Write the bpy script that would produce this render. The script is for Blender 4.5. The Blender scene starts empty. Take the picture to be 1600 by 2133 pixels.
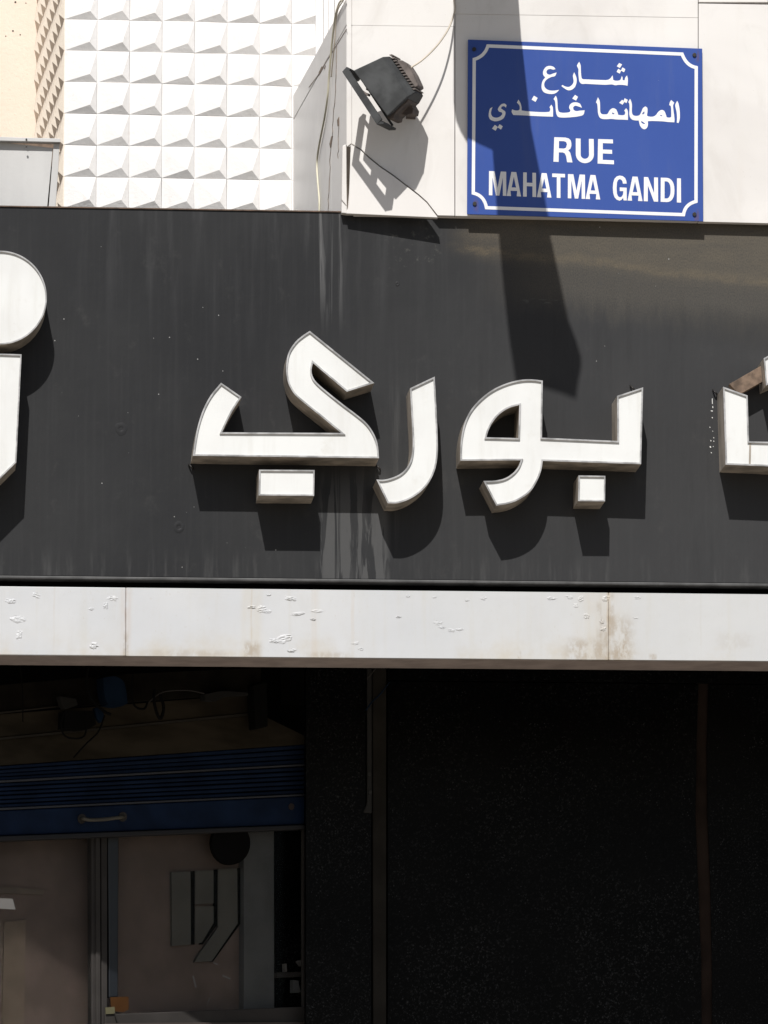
import bpy, math, random
from mathutils import Vector, Matrix
from mathutils.geometry import tessellate_polygon
random.seed(7)
C = bpy.context.scene.collection
SC = bpy.context.scene

# ---------------------------------------------------------------- camera
FOC = 12000.0                     # focal length in photograph pixels (1600 wide)
DIST = 12.0                       # metres from the camera to the fascia plane y = 0
EYE = 1.6
cY = Vector((-1070, -2233.5, -FOC)).normalized()
_z = (cY.x - .0135*cY.y) / -cY.z
cX = Vector((1, -.0135, _z)).normalized()
cZ = cX.cross(cY)
cam_d = bpy.data.cameras.new('camera'); cam = bpy.data.objects.new('camera', cam_d); C.objects.link(cam)
cam.matrix_world = Matrix(((cX.x, cX.y, cX.z, 0), (cY.x, cY.y, cY.z, -DIST), (cZ.x, cZ.y, cZ.z, EYE), (0, 0, 0, 1)))
cam_d.sensor_fit = 'HORIZONTAL'; cam_d.sensor_width = 36; cam_d.lens = 36*FOC/1600
cam_d.clip_start = .1; cam_d.clip_end = 2000
SC.camera = cam

# ---------------------------------------------------------------- light
SUN = Vector((.215, 1, -1.10)).normalized()        # direction the light travels
sd = bpy.data.lights.new('sun', 'SUN'); sd.energy = 4.4; sd.angle = math.radians(.53); sd.color = (1, .975, .94)
so = bpy.data.objects.new('sun', sd); C.objects.link(so)
so.rotation_euler = SUN.to_track_quat('-Z', 'Y').to_euler(); so.location = (0, -8, 12)
W = bpy.data.worlds.new('World'); SC.world = W; W.use_nodes = True
nt = W.node_tree; nt.nodes.clear()
sky = nt.nodes.new('ShaderNodeTexSky'); sky.sky_type = 'NISHITA'; sky.sun_disc = False
sky.sun_elevation = math.asin(-SUN.z); sky.sun_rotation = math.atan2(-SUN.x, -SUN.y)
sky.air_density = 1; sky.dust_density = 1.5
bg = nt.nodes.new('ShaderNodeBackground'); bg.inputs[1].default_value = .062
wo = nt.nodes.new('ShaderNodeOutputWorld')
nt.links.new(sky.outputs[0], bg.inputs[0]); nt.links.new(bg.outputs[0], wo.inputs[0])
SC.view_settings.view_transform = 'Standard'; SC.view_settings.look = 'None'
SC.view_settings.exposure = .22; SC.view_settings.gamma = 1; SC.view_settings.use_curve_mapping = False

# ---------------------------------------------------------------- geometry helpers
def ray(u, v):
    d = Vector((u-800, 1066.5-v, -FOC)); return Vector((d.dot(cX), d.dot(cY), d.dot(cZ)))
EYEP = Vector((0, -DIST, EYE))
def P(u, v, y=0.0):
    """photograph pixel -> point on the vertical plane at depth y"""
    w = ray(u, v); t = (y+DIST)/w.y; return EYEP + w*t
class Plane:
    def __init__(s, p, n): s.p = Vector(p); s.n = Vector(n).normalized()
    def at(s, u, v):
        w = ray(u, v); return EYEP + w*((s.p-EYEP).dot(s.n)/w.dot(s.n))
    def off(s, d): return Plane(s.p + s.n*d, s.n)
def FP(y): return Plane((0, y, 0), (0, -1, 0))
def plane3(a, b, c):
    n = (b-a).cross(c-a)
    if n.y > 0: n = -n
    return Plane(a, n)

def tag(o, label=None, cat=None, group=None, kind=None):
    if label: o['label'] = label
    if cat: o['category'] = cat
    if group: o['group'] = group
    if kind: o['kind'] = kind
    return o
def thing(name, loc, label, cat, group=None):
    o = bpy.data.objects.new(name, None); o.empty_display_size = .05; C.objects.link(o)
    o.location = loc; return tag(o, label, cat, group)
def mesh(name, verts, faces, mat, parent=None, smooth=False, bevel=0, label=None):
    org = Vector(parent['_org']) if parent and '_org' in parent else (parent.location.copy() if parent else None)
    vs = [Vector(v) for v in verts]
    if org is None:
        org = Vector((sum(v.x for v in vs)/len(vs), sum(v.y for v in vs)/len(vs), min(v.z for v in vs)))
    me = bpy.data.meshes.new(name); me.from_pydata([v-org for v in vs], [], faces); me.update()
    me.materials.append(mat)
    if smooth:
        for p in me.polygons: p.use_smooth = True
    o = bpy.data.objects.new(name, me); C.objects.link(o)
    if parent:
        o.parent = parent
        if parent.type == 'MESH': o.location = (0, 0, 0)
    else: o.location = org
    if bevel:
        b = o.modifiers.new('bevel', 'BEVEL'); b.width = bevel; b.segments = 2; b.limit_method = 'ANGLE'; b.angle_limit = math.radians(40)
    if label: o['label'] = label
    return o
def sub(name, verts, faces, mat, part, **k):
    """sub-part: child of a part that already has a parent at origin org"""
    root = part.parent; org = root.location
    me = bpy.data.meshes.new(name); me.from_pydata([Vector(v)-org for v in verts], [], faces); me.update(); me.materials.append(mat)
    o = bpy.data.objects.new(name, me); C.objects.link(o); o.parent = part
    if k.get('bevel'):
        b = o.modifiers.new('bevel', 'BEVEL'); b.width = k['bevel']; b.segments = 2; b.limit_method = 'ANGLE'
    return o
def area2(p): return sum(p[i][0]*p[(i+1) % len(p)][1]-p[(i+1) % len(p)][0]*p[i][1] for i in range(len(p)))
def ccw(p): return list(p) if area2(p) > 0 else list(reversed(p))
def curve(pts, ang=38, n=4):
    """Catmull-Rom smoothing of a closed pixel outline, keeping corners sharper than ang degrees"""
    N = len(pts); cor = []
    for i in range(N):
        a, b, c = Vector(pts[i-1][:2]), Vector(pts[i][:2]), Vector(pts[(i+1) % N][:2])
        d1, d2 = b-a, c-b
        cor.append(len(pts[i]) > 2 or d1.length == 0 or d2.length == 0 or math.degrees(d1.angle(d2)) > ang)
    out = []
    for i in range(N):
        p1, p2 = Vector(pts[i][:2]), Vector(pts[(i+1) % N][:2])
        p0 = Vector(pts[i-1][:2]); p3 = Vector(pts[(i+2) % N][:2])
        out.append((p1.x, p1.y))
        c1, c2 = cor[i], cor[(i+1) % N]
        if c1 and c2: continue
        L = (p2-p1).length
        m1 = (p2-p1) if c1 else (p2-p0)*(L/((p2-p1).length+(p1-p0).length))
        m2 = (p2-p1) if c2 else (p3-p1)*(L/((p3-p2).length+(p2-p1).length))
        for k in range(1, n):
            t = k/n; t2 = t*t; t3 = t2*t
            q = p1*(2*t3-3*t2+1)+m1*(t3-2*t2+t)+p2*(-2*t3+3*t2)+m2*(t3-t2)
            out.append((q.x, q.y))
    return out
def inset(poly, d):
    """offset a ccw outline inwards by d (cw outline: outwards)"""
    out = []; N = len(poly)
    for i in range(N):
        a, b, c = Vector(poly[i-1]), Vector(poly[i]), Vector(poly[(i+1) % N])
        e1, e2 = (b-a).normalized(), (c-b).normalized()
        n1, n2 = Vector((-e1.y, e1.x)), Vector((-e2.y, e2.x))
        m = n1+n2
        if m.length < 1e-6: m = n1
        m.normalize(); k = max(.35, m.dot(n1)); q = b+m*(d/k); out.append((q.x, q.y))
    return out
def tri(loops):
    return tessellate_polygon([[Vector((p[0], p[1], 0)) for p in l] for l in loops])
def prism(name, poly, front, depth, mat, parent=None, holes=(), smooth=False, bevel=0, label=None, asub=None, jit=0):
    """outline in photograph pixels placed on a plane and given real thickness away from the street"""
    loops = [ccw(poly)]+[list(reversed(ccw(h))) for h in holes]
    if isinstance(front, (int, float)): front = FP(front)
    flat = [p for l in loops for p in l]
    F = [front.at(*p[:2]) for p in flat]
    B = [p - front.n*depth for p in F]; n = len(F)
    faces = [tuple(t) for t in tri(loops)]
    faces += [tuple(i+n for i in reversed(t)) for t in faces]
    k = 0
    for l in loops:
        m = len(l)
        for i in range(m): faces.append((k+i, k+(i+1) % m, k+(i+1) % m+n, k+i+n))
        k += m
    if asub: o = sub(name, F+B, faces, mat, asub, bevel=bevel)
    else: o = mesh(name, F+B, faces, mat, parent, smooth, bevel, label)
    fixn(o); return o
def fixn(o):
    import bmesh
    bm = bmesh.new(); bm.from_mesh(o.data); bmesh.ops.recalc_face_normals(bm, faces=bm.faces); bm.to_mesh(o.data); bm.free()
def quad(u0, v0, u1, v1): return [(u0, v0), (u1, v0), (u1, v1), (u0, v1)]
BOXF = [(0, 1, 2, 3), (7, 6, 5, 4), (0, 4, 5, 1), (1, 5, 6, 2), (2, 6, 7, 3), (3, 7, 4, 0)]
def box(name, x0, x1, y0, y1, z0, z1, mat, parent=None, bevel=0, label=None):
    v = [(x0, y0, z0), (x1, y0, z0), (x1, y0, z1), (x0, y0, z1), (x0, y1, z0), (x1, y1, z0), (x1, y1, z1), (x0, y1, z1)]
    o = mesh(name, v, BOXF, mat, parent, bevel=bevel, label=label); fixn(o); return o
def tube(name, pts, r, mat, parent=None, seg=8, sm=6, asub=None):
    pts = [Vector(p) for p in pts]; path = []
    for i in range(len(pts)-1):
        p0 = pts[max(i-1, 0)]; p1 = pts[i]; p2 = pts[i+1]; p3 = pts[min(i+2, len(pts)-1)]
        for k in range(sm):
            t = k/sm; path.append(.5*((2*p1)+(p2-p0)*t+(2*p0-5*p1+4*p2-p3)*t*t+(3*p1-p0-3*p2+p3)*t**3))
    path.append(pts[-1]); V = []; Fa = []
    for i, p in enumerate(path):
        t = (path[min(i+1, len(path)-1)]-path[max(i-1, 0)]).normalized()
        a = t.cross(Vector((.13, 1, .21))).normalized(); b = t.cross(a)
        for k in range(seg):
            th = 2*math.pi*k/seg; V.append(p+a*(r*math.cos(th))+b*(r*math.sin(th)))
    for i in range(len(path)-1):
        for k in range(seg): Fa.append((i*seg+k, i*seg+(k+1) % seg, (i+1)*seg+(k+1) % seg, (i+1)*seg+k))
    Fa.append(tuple(range(seg))); Fa.append(tuple((len(path)-1)*seg+k for k in range(seg)))
    if asub: return sub(name, V, Fa, mat, asub)
    o = mesh(name, V, Fa, mat, parent, smooth=True); fixn(o); return o
def disc(cu, cv, ru, rv=None, n=20):
    rv = rv or ru
    return [(cu+ru*math.cos(2*math.pi*k/n), cv+rv*math.sin(2*math.pi*k/n)) for k in range(n)]

# ---------------------------------------------------------------- material helpers
class M:
    def __init__(s, name, rough=.6, metal=0, spec=.5):
        s.m = bpy.data.materials.new(name); s.m.use_nodes = True; s.t = s.m.node_tree
        s.b = s.t.nodes['Principled BSDF']; s.b.inputs['Roughness'].default_value = rough; s.b.inputs['Metallic'].default_value = metal
        s.b.inputs['Specular IOR Level'].default_value = spec
        g = s.t.nodes.new('ShaderNodeNewGeometry'); s.pos = g.outputs['Position']
        sep = s.t.nodes.new('ShaderNodeSeparateXYZ'); s.t.links.new(s.pos, sep.inputs[0]); s.x, s.y, s.z = sep.outputs
    def lk(s, v, sock):
        if hasattr(v, 'links') or isinstance(v, bpy.types.NodeSocket): s.t.links.new(v, sock)
        else: sock.default_value = v
    def math(s, op, a, b=0.0, c=0.0, clamp=False):
        n = s.t.nodes.new('ShaderNodeMath'); n.operation = op; n.use_clamp = clamp
        s.lk(a, n.inputs[0]); s.lk(b, n.inputs[1])
        if op in ('MULTIPLY_ADD',): s.lk(c, n.inputs[2])
        return n.outputs[0]
    def mul(s, a, b): return s.math('MULTIPLY', a, b)
    def add(s, a, b): return s.math('ADD', a, b)
    def noise(s, scale, stretch=(1, 1, 1), detail=4, rough=.55, off=(0, 0, 0), dist=0):
        mp = s.t.nodes.new('ShaderNodeMapping'); mp.inputs['Scale'].default_value = stretch; mp.inputs['Location'].default_value = off
        s.t.links.new(s.pos, mp.inputs[0]); n = s.t.nodes.new('ShaderNodeTexNoise'); n.inputs['Scale'].default_value = scale
        n.inputs['Detail'].default_value = detail; n.inputs['Roughness'].default_value = rough; n.inputs['Distortion'].default_value = dist
        s.t.links.new(mp.outputs[0], n.inputs[0]); return n.outputs['Fac']
    def voro(s, scale, stretch=(1, 1, 1), out='Distance'):
        mp = s.t.nodes.new('ShaderNodeMapping'); mp.inputs['Scale'].default_value = stretch
        s.t.links.new(s.pos, mp.inputs[0]); n = s.t.nodes.new('ShaderNodeTexVoronoi'); n.inputs['Scale'].default_value = scale
        s.t.links.new(mp.outputs[0], n.inputs[0]); return n.outputs[out]
    def ramp(s, v, a, b, lo=0.0, hi=1.0):
        n = s.t.nodes.new('ShaderNodeMapRange'); n.interpolation_type = 'SMOOTHSTEP'
        s.lk(v, n.inputs[0]); n.inputs[1].default_value = a; n.inputs[2].default_value = b; n.inputs[3].default_value = lo; n.inputs[4].default_value = hi
        return n.outputs[0]
    def band(s, v, c, w, soft):
        """1 inside |v-c|<w, falling to 0 over soft"""
        return s.ramp(s.math('ABSOLUTE', s.math('SUBTRACT', v, c)), w, w+soft, 1, 0)
    def mix(s, f, a, b):
        n = s.t.nodes.new('ShaderNodeMix'); n.data_type = 'RGBA'
        s.lk(f, n.inputs[0])
        for v, i in ((a, 6), (b, 7)):
            if isinstance(v, (tuple, list)): n.inputs[i].default_value = (*v[:3], 1)
            else: s.lk(v, n.inputs[i])
        return n.outputs[2]
    def color(s, c):
        if isinstance(c, (tuple, list)): s.b.inputs['Base Color'].default_value = (*c[:3], 1)
        else: s.lk(c, s.b.inputs['Base Color'])
        return s
    def bump(s, h, strength=.3, dist=.002):
        n = s.t.nodes.new('ShaderNodeBump'); n.inputs['Strength'].default_value = strength; n.inputs['Distance'].default_value = dist
        s.lk(h, n.inputs['Height']); s.t.links.new(n.outputs[0], s.b.inputs['Normal']); return s
    def rough(s, r): s.lk(r, s.b.inputs['Roughness']); return s
def simple(name, c, rough=.6, metal=0, var=.15, scale=12, bump=.15, bs=150, spec=.5, stretch=(1, 1, 1)):
    m = M(name, rough, metal, spec)
    f = m.ramp(m.noise(scale, stretch), .3, .7)
    m.color(m.mix(f, tuple(x*(1-var) for x in c), tuple(min(1, x*(1+var)) for x in c)))
    if bump: m.bump(m.noise(bs), bump, .001)
    return m.m
def X(u, v=1066, y=0): return P(u, v, y).x
def Z(v, u=800, y=0): return P(u, v, y).z

# black painted sign board with run-off streaks and dust
def band_mat():
    m = M('weathered_black_paint', .55, 0, .12)
    big = m.ramp(m.noise(2.2), .3, .7)
    base = m.mix(big, (.0175, .0180, .0195), (.0265, .0270, .0280))
    base = m.mix(m.mul(m.ramp(m.x, X(500), X(1500)), .55), base, (.045, .045, .046))
    st = m.ramp(m.noise(26, (1, 1, .07), 5, .6), .48, .72)
    up = m.mul(m.ramp(m.z, Z(800), Z(440)), m.band(m.x, X(520), .22, .28))
    base = m.mix(m.mul(m.mul(st, up), .38), base, (.07, .07, .072))
    # narrow pale runs below the wall corner
    fine = m.ramp(m.noise(70, (1, 1, .035), 4, .6, dist=.4), .5, .62)
    runs = m.mul(m.mul(fine, m.band(m.x, X(688), .018, .02)), m.ramp(m.z, Z(720), Z(500)))
    base = m.mix(m.mul(runs, .95), base, (.11, .11, .11))
    # runs below the letters
    f2 = m.ramp(m.noise(48, (1, 1, .07), 5, .62, (3, 0, 0), .9), .47, .53)
    low = m.mul(m.band(m.x, X(738), .062, .02), m.ramp(m.z, Z(960), Z(1060)))
    base = m.mix(m.mul(m.mul(f2, low), .75), base, (.078, .078, .078))
    f3 = m.ramp(m.noise(30, (1, 1, .06), 4, .6, (9, 0, 0)), .52, .7)
    mid = m.mul(f3, m.band(m.z, Z(900), .12, .2)); mid = m.mul(mid, m.band(m.x, X(830), .04, .06))
    base = m.mix(m.mul(mid, .6), base, (.068, .068, .068))
    f4 = m.ramp(m.noise(50, (1, 1, .1), 5, .6, (5, 0, 2)), .5, .7)
    base = m.mix(m.mul(m.mul(f4, m.ramp(m.z, Z(1130), Z(1205))), .5), base, (.065, .065, .065))
    # fine vertical wipe marks everywhere
    base = m.mix(m.mul(m.ramp(m.noise(110, (1, 1, .03), 3), .45, .75), .1), base, (.055, .055, .056))
    base = m.mix(m.mul(m.ramp(m.noise(19, (1, 1, .12), 5, .65, (1, 0, 7)), .52, .75), .35), base, (.02, .02, .021))
    # tan dust under the marble at the right; its lower limit sinks to the right and is feathery
    lim = m.add(m.z, m.mul(m.math('SUBTRACT', m.x, X(950)), .10))
    lim = m.add(lim, m.mul(m.math('SUBTRACT', m.noise(9, (1, 1, .5), 6, .7), .5), .05))
    rt = m.ramp(m.x, X(915), X(1010))
    d1 = m.mul(m.ramp(lim, Z(545), Z(497)), rt)
    grain = m.ramp(m.noise(420, (1, 1, .6), 6, .8), .2, .72)
    base = m.mix(m.mul(m.mul(m.mul(d1, grain), m.ramp(m.noise(16, (.5, 1, 2), 6, .7), .3, .65, .45, 1)), .55), base, (.145, .118, .078))
    ridge = m.mul(m.mul(m.band(lim, Z(512), .003, .013), m.mul(rt, grain)), m.ramp(m.noise(28, (1, 1, 2), 6, .75), .38, .62, .15, 1))
    base = m.mix(m.mul(ridge, .42), base, (.17, .13, .075))
    lim2 = m.add(lim, m.mul(m.math('SUBTRACT', m.noise(40, (1, 1, .22), 5, .7), .5), .10))
    d2 = m.mul(m.ramp(lim2, Z(650), Z(570)), m.ramp(m.x, X(960), X(1180)))
    base = m.mix(m.mul(m.mul(d2, grain), .5), base, (.115, .102, .08))
    dark = m.mul(m.band(lim, Z(615), .012, .045), m.ramp(m.x, X(1300), X(1560)))
    base = m.mix(m.mul(dark, .5), base, (.03, .03, .03))
    pt = m.ramp(m.noise(55, (1, 1, 1), 6, .7), .54, .7)
    base = m.mix(m.mul(m.mul(pt, m.mul(m.band(m.x, X(860), .03, .05), m.band(m.z, Z(510), .02, .05))), .6), base, (.12, .118, .105))
    sc = m.mul(m.band(m.z, Z(627, 1130), .0035, .004), m.band(m.x, X(1132, 627), .03, .03))
    base = m.mix(m.mul(m.mul(sc, m.ramp(m.noise(60, (.4, 1, 2.5), 6, .7), .5, .6)), .6), base, (.09, .09, .085))
    bl_ = m.ramp(m.noise(13, (1, 1, .8), 7, .72, (6, 0, 3)), .56, .72)
    base = m.mix(m.mul(bl_, .4), base, (.052, .051, .05))
    # specks of chipped paint
    sp = m.ramp(m.voro(26), .025, .04, 1, 0)
    base = m.mix(m.mul(sp, m.ramp(m.noise(3), .5, .56)), base, (.3, .3, .29))
    m.color(base)
    m.bump(m.add(m.mul(m.noise(6), 3), m.noise(90, (1, 1, .3))), .25, .0015)
    m.rough(m.ramp(m.noise(7, (1, 1, .35), 6, .65, (2, 2, 2)), .3, .7, .44, .58))
    return m.m

def fascia_mat():
    m = M('flaking_white_paint', .5, 0, .4)
    base = m.mix(m.ramp(m.noise(3), .3, .7), (.45, .46, .475), (.495, .50, .505))
    base = m.mix(m.mul(m.ramp(m.x, X(600), X(1400)), .4), base, (.47, .47, .455))
    st = m.ramp(m.noise(36, (1, 1, .05), 5, .6), .5, .78)
    base = m.mix(m.mul(st, .4), base, (.44, .425, .375))
    zl = m.math('SUBTRACT', m.z, m.mul(m.x, -.0035))
    lowb = m.ramp(m.z, Z(1300), Z(1368))
    pn = m.ramp(m.noise(5, (1, 1, 1), 5, .65, (2, 0, 0)), .45, .66)
    base = m.mix(m.mul(m.mul(lowb, pn), .5), base, (.42, .36, .26))
    for u, w, a, col in ((262, .0012, .75, (.28, .20, .15)), (262, .006, .35, (.42, .32, .25)), (524, .001, .4, (.36, .29, .2)), (524, .012, .3, (.45, .40, .30)), (113, .001, .25, (.42, .37, .3)),
                         (1268, .002, .5, (.42, .33, .22)), (1256, .03, .30, (.45, .39, .30)), (1460, .001, .2, (.4, .38, .33)), (655, .004, .2, (.45, .36, .28)), (735, .002, .25, (.45, .38, .3))):
        wob = m.add(m.x, m.mul(m.math('SUBTRACT', m.noise(14, (0, 0, 1)), .5), .006))
        f = m.mul(m.band(wob, X(u, 1290), w, w*1.5), m.ramp(m.noise(40, (1, 1, .3), 5), .25, .65))
        base = m.mix(m.mul(f, a), base, col)
    for u, v, w, h, a in ((1285, 1340, .035, .055, .8), (1225, 1355, .05, .025, .6), (1272, 1280, .008, .06, .6), (524, 1355, .02, .02, .6), (262, 1350, .006, .03, .6), (1082, 1362, .004, .012, .8), (1360, 1368, .008, .006, .8), (1248, 1300, .006, .05, .5), (400, 1365, .1, .012, .35), (690, 1368, .05, .01, .4), (1530, 1335, .04, .02, .15)):
        nn = m.ramp(m.noise(45, (1, 1, .6), 6, .7, (u*.01, 0, 0)), .38, .6)
        f = m.mul(m.mul(m.band(m.x, X(u, v), w*.4, w), m.band(m.z, Z(v, u), h*.4, h)), nn)
        base = m.mix(m.mul(f, a), base, (.27, .21, .14))
    base = m.mix(m.mul(m.ramp(m.noise(11, (1, 1, .5), 6, .7, (8, 0, 1)), .45, .7), .35), base, (.43, .425, .41))
    gr = m.mul(m.ramp(m.noise(120, (1, 1, .5), 6, .75), .58, .7), m.ramp(m.noise(7), .4, .6))
    base = m.mix(m.mul(gr, .55), base, (.38, .34, .28))
    m.color(base)
    h = None
    m.bump(m.add(m.mul(m.noise(5), 2), m.mul(m.noise(60, (1, 1, .4)), .4)), .4, .002)
    return m.m

def marble_mat(name='white_marble', tint=(1, 1, 1), grey=0):
    m = M(name, .42, 0, .4)
    base = m.mix(m.ramp(m.noise(2.5, dist=.6), .35, .65), tuple(a*b for a, b in zip((.60, .578, .555), tint)), tuple(a*b for a, b in zip((.675, .655, .63), tint)))
    base = m.mix(m.mul(m.ramp(m.noise(9, (1, 1, .6), 6, .65, dist=1.2), .5, .76), .5), base, (.52, .495, .465))
    base = m.mix(m.mul(m.ramp(m.noise(30, (1, 1, .1), 5), .55, .8), .3), base, (.58, .545, .50))
    sp = m.ramp(m.voro(70), .05, .09, 1, 0)
    base = m.mix(m.mul(sp, m.mul(m.ramp(m.noise(5), .52, .6), .35)), base, (.4, .36, .31))
    m.color(base); m.bump(m.add(m.noise(4), m.mul(m.noise(60), .3)), .12, .002)
    return m.m

def plaster_mat(name, c, amt=.3):
    m = M(name, .8, 0, .2)
    base = m.mix(m.ramp(m.noise(3), .3, .7), tuple(x*.95 for x in c), c)
    base = m.mix(m.mul(m.ramp(m.noise(28, (1, 1, .7), 6, .7), .58, .74), amt), base, tuple(x*y for x, y in zip(c, (.78, .72, .66))))
    gr = m.mul(m.ramp(m.noise(150, detail=6, rough=.75), .6, .7), m.ramp(m.noise(8), .5, .62))
    base = m.mix(m.mul(gr, .6), base, tuple(x*y for x, y in zip(c, (.55, .5, .45))))
    oi = m.t.nodes.new('ShaderNodeObjectInfo')
    base = m.mix(m.mul(oi.outputs['Random'], .10), base, tuple(x*.72 for x in c))
    base = m.mix(m.mul(m.ramp(m.noise(40, (1, 1, .15), 5, .65), .52, .75), amt*.6), base, tuple(x*y for x, y in zip(c, (.8, .75, .7))))
    m.color(base); m.bump(m.add(m.noise(130, detail=5), m.mul(m.noise(18), 1.5)), .45, .0016); return m.m

def granite_mat():
    m = M('black_granite', .35, 0, .05)
    base = m.mix(m.ramp(m.noise(5), .35, .7), (.0016, .0016, .0017), (.0028, .0028, .0028))
    sp = m.mul(m.ramp(m.noise(210, detail=5, rough=.8), .54, .68), m.mul(m.ramp(m.noise(5, off=(4, 1, 0)), .35, .65, .3, 1), m.ramp(m.z, Z(1450), Z(2133), .55, 1)))
    base = m.mix(m.mul(sp, 1.0), base, (.055, .056, .058))
    cl = m.ramp(m.voro(130), .10, .22, 1, 0)
    base = m.mix(m.mul(m.mul(cl, m.ramp(m.noise(30), .5, .62)), .55), base, (.06, .06, .064))
    m.color(base); m.bump(m.noise(200), .1, .0005); return m.m

MB = band_mat(); MF = fascia_mat(); MM = marble_mat(); MG = granite_mat()
MMside = marble_mat('white_marble_side')
MPL = plaster_mat('white_plaster', (.78, .765, .75))
MBE = plaster_mat('cream_plaster', (.76, .64, .54), .2)
MST = plaster_mat('mortar', (.72, .69, .66))
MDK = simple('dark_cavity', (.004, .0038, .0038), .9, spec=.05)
MEDGE = simple('raw_stone_edge', (.20, .145, .105), .85, var=.4, scale=60)
MSOF = simple('soffit_paint', (.32, .27, .25), .7, var=.15, scale=20)
MALU = simple('weathered_aluminium', (.42, .37, .31), .45, .4, var=.35, scale=25, stretch=(1, 1, .4))
MRIM = simple('bare_aluminium_trim', (.42, .41, .40), .35, .6, var=.3, scale=40)
def acr_mat():
    m = M('white_acrylic', .3, 0, .4)
    base = m.mix(m.ramp(m.noise(5), .3, .7), (.60, .60, .585), (.665, .67, .655))
    base = m.mix(m.mul(m.ramp(m.noise(38, (1, 1, .12), 6, .65), .48, .72), .35), base, (.53, .52, .485))
    base = m.mix(m.mul(m.ramp(m.noise(16, (1, 1, 1), 6, .7, (3, 0, 1)), .56, .74), .4), base, (.52, .505, .46))
    sp = m.mul(m.ramp(m.voro(95), .04, .08, 1, 0), m.ramp(m.noise(6, off=(1, 0, 0)), .52, .6))
    base = m.mix(m.mul(sp, .5), base, (.3, .27, .23))
    st = m.mul(m.mul(m.band(m.x, X(570, 908), .004, .008), m.band(m.z, Z(908), .006, .012)), m.ramp(m.noise(120, (1, 1, .5), 6, .8), .48, .56))
    base = m.mix(m.mul(st, .8), base, (.16, .12, .09))
    m.color(base); m.bump(m.noise(7), .05, .002); return m.m
#MACR
def blue_mat():
    m = M('blue_enamel', .45, 0, .2)
    base = m.mix(m.ramp(m.noise(4), .3, .7), (.029, .066, .262), (.034, .075, .285))
    base = m.mix(m.mul(m.ramp(m.voro(60), .02, .04, 1, 0), m.ramp(m.noise(6), .55, .6)), base, (.4, .45, .55))
    base = m.mix(m.mul(m.ramp(m.noise(22, (1, 1, .12), 6, .7), .5, .75), .22), base, (.08, .11, .25))
    for (u, v) in ((989, 426), (1447, 448), (1447, 116)):
        f = m.mul(m.mul(m.band(m.x, X(u, v), .002, .006), m.band(m.z, Z(v+9, u), .004, .016)), m.ramp(m.noise(90, (1, 1, .3)), .4, .6))
        base = m.mix(m.mul(f, .5), base, (.12, .06, .035))
    m.color(base); m.bump(m.noise(3), .3, .002); return m.m
MACR = acr_mat()
MBLUE = blue_mat()
MWH = simple('white_print', (.72, .72, .72), .45, var=.05, bump=0)
MSCREW = simple('dark_screw', (.03, .027, .025), .5, .5)
MLAMP = simple('grey_lamp_housing', (.050, .052, .053), .7, .0, spec=.2, var=.32, scale=22)
MLAMPD = simple('dusty_lamp_metal', (.12, .10, .09), .65, .3, var=.3, scale=40)
MARM = simple('brown_underside_metal', (.062, .046, .036), .75, .1, var=.35, scale=40)  # brown metal darkened in colour for the shaded underside of skirt and arm
MGLS = simple('lamp_glass', (.03, .03, .03), .1)
MCAB = simple('cream_cable', (.50, .44, .36), .6, var=.15)
MCAB2 = simple('yellowed_cable', (.60, .57, .44), .6, var=.1)
MRUST = simple('rusty_bar', (.15, .105, .075), .85, .2, var=.45, scale=45)
MBOX = simple('galvanised_sheet', (.46, .455, .445), .6, .1, var=.07, scale=10, stretch=(1, 1, .25))
MSH = simple('blue_shutter_paint', (.0055, .0130, .034), .6, 0, spec=.1, var=.25, scale=14)
MINT = simple('brown_interior_plaster', (.112, .088, .076), .8, spec=.1, var=.14, scale=9)
MWOOD = simple('dusty_lintel_board', (.027, .022, .0155), .85, spec=.05, var=.35, scale=20, stretch=(.3, .3, 1))
MGRY = simple('grey_window_frame', (.036, .033, .031), .6, 0, spec=.08, var=.15)
MGRD = simple('greenish_grey_lettering', (.080, .078, .070), .7, spec=.1, var=.1)
MBLU2 = simple('bluish_grey_post', (.082, .084, .084), .6, spec=.1, var=.12)
MCL = simple('blue_cloth', (.006, .013, .026), .9, spec=.05, var=.3)
MPAP = simple('white_paper', (.11, .105, .10), .8, var=.08)
MBLK = simple('dusty_black_rubber', (.0035, .0033, .003), .85, spec=.08)
MCRT = simple('dusty_carton', (.018, .0175, .0165), .9, spec=.05)
MORG = simple('orange_sticker', (.05, .021, .006), .7, spec=.1, var=.2)
MYEL = simple('yellow_sticker', (.085, .078, .04), .6, var=.15)
MSTRIP = simple('brown_stone_edge', (.019, .0172, .0148), .8, spec=.05, var=.2)
MSEAM = simple('brown_mortar_seam', (.017, .0112, .0088), .9, spec=.1, var=.4, scale=14, stretch=(1, 1, .6))
MASPH = simple('dusty_road', (.255, .222, .18), .95)
MPAV = simple('pavement_slab', (.34, .30, .25), .85)

# ---------------------------------------------------------------- setting: street surface under the shop
o = mesh('road', [(-300, -300, 0), (300, -300, 0), (300, 300, 0), (-300, 300, 0)], [(0, 1, 2, 3)], MASPH); o['kind'] = 'structure'
o = box('pavement', -30, 30, -3.2, 4, 0.002, .14, MPAV); o['kind'] = 'structure'

# ---------------------------------------------------------------- building core behind the claddings
L, R_ = -3.0, 6.0
zb_top = Z(440)
core = thing('shop_building', (1.3, .9, 0), 'plain shop building carrying the sign fascia and the cladding above it', 'building')
ZW = P(600, 212, .8).z
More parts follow.
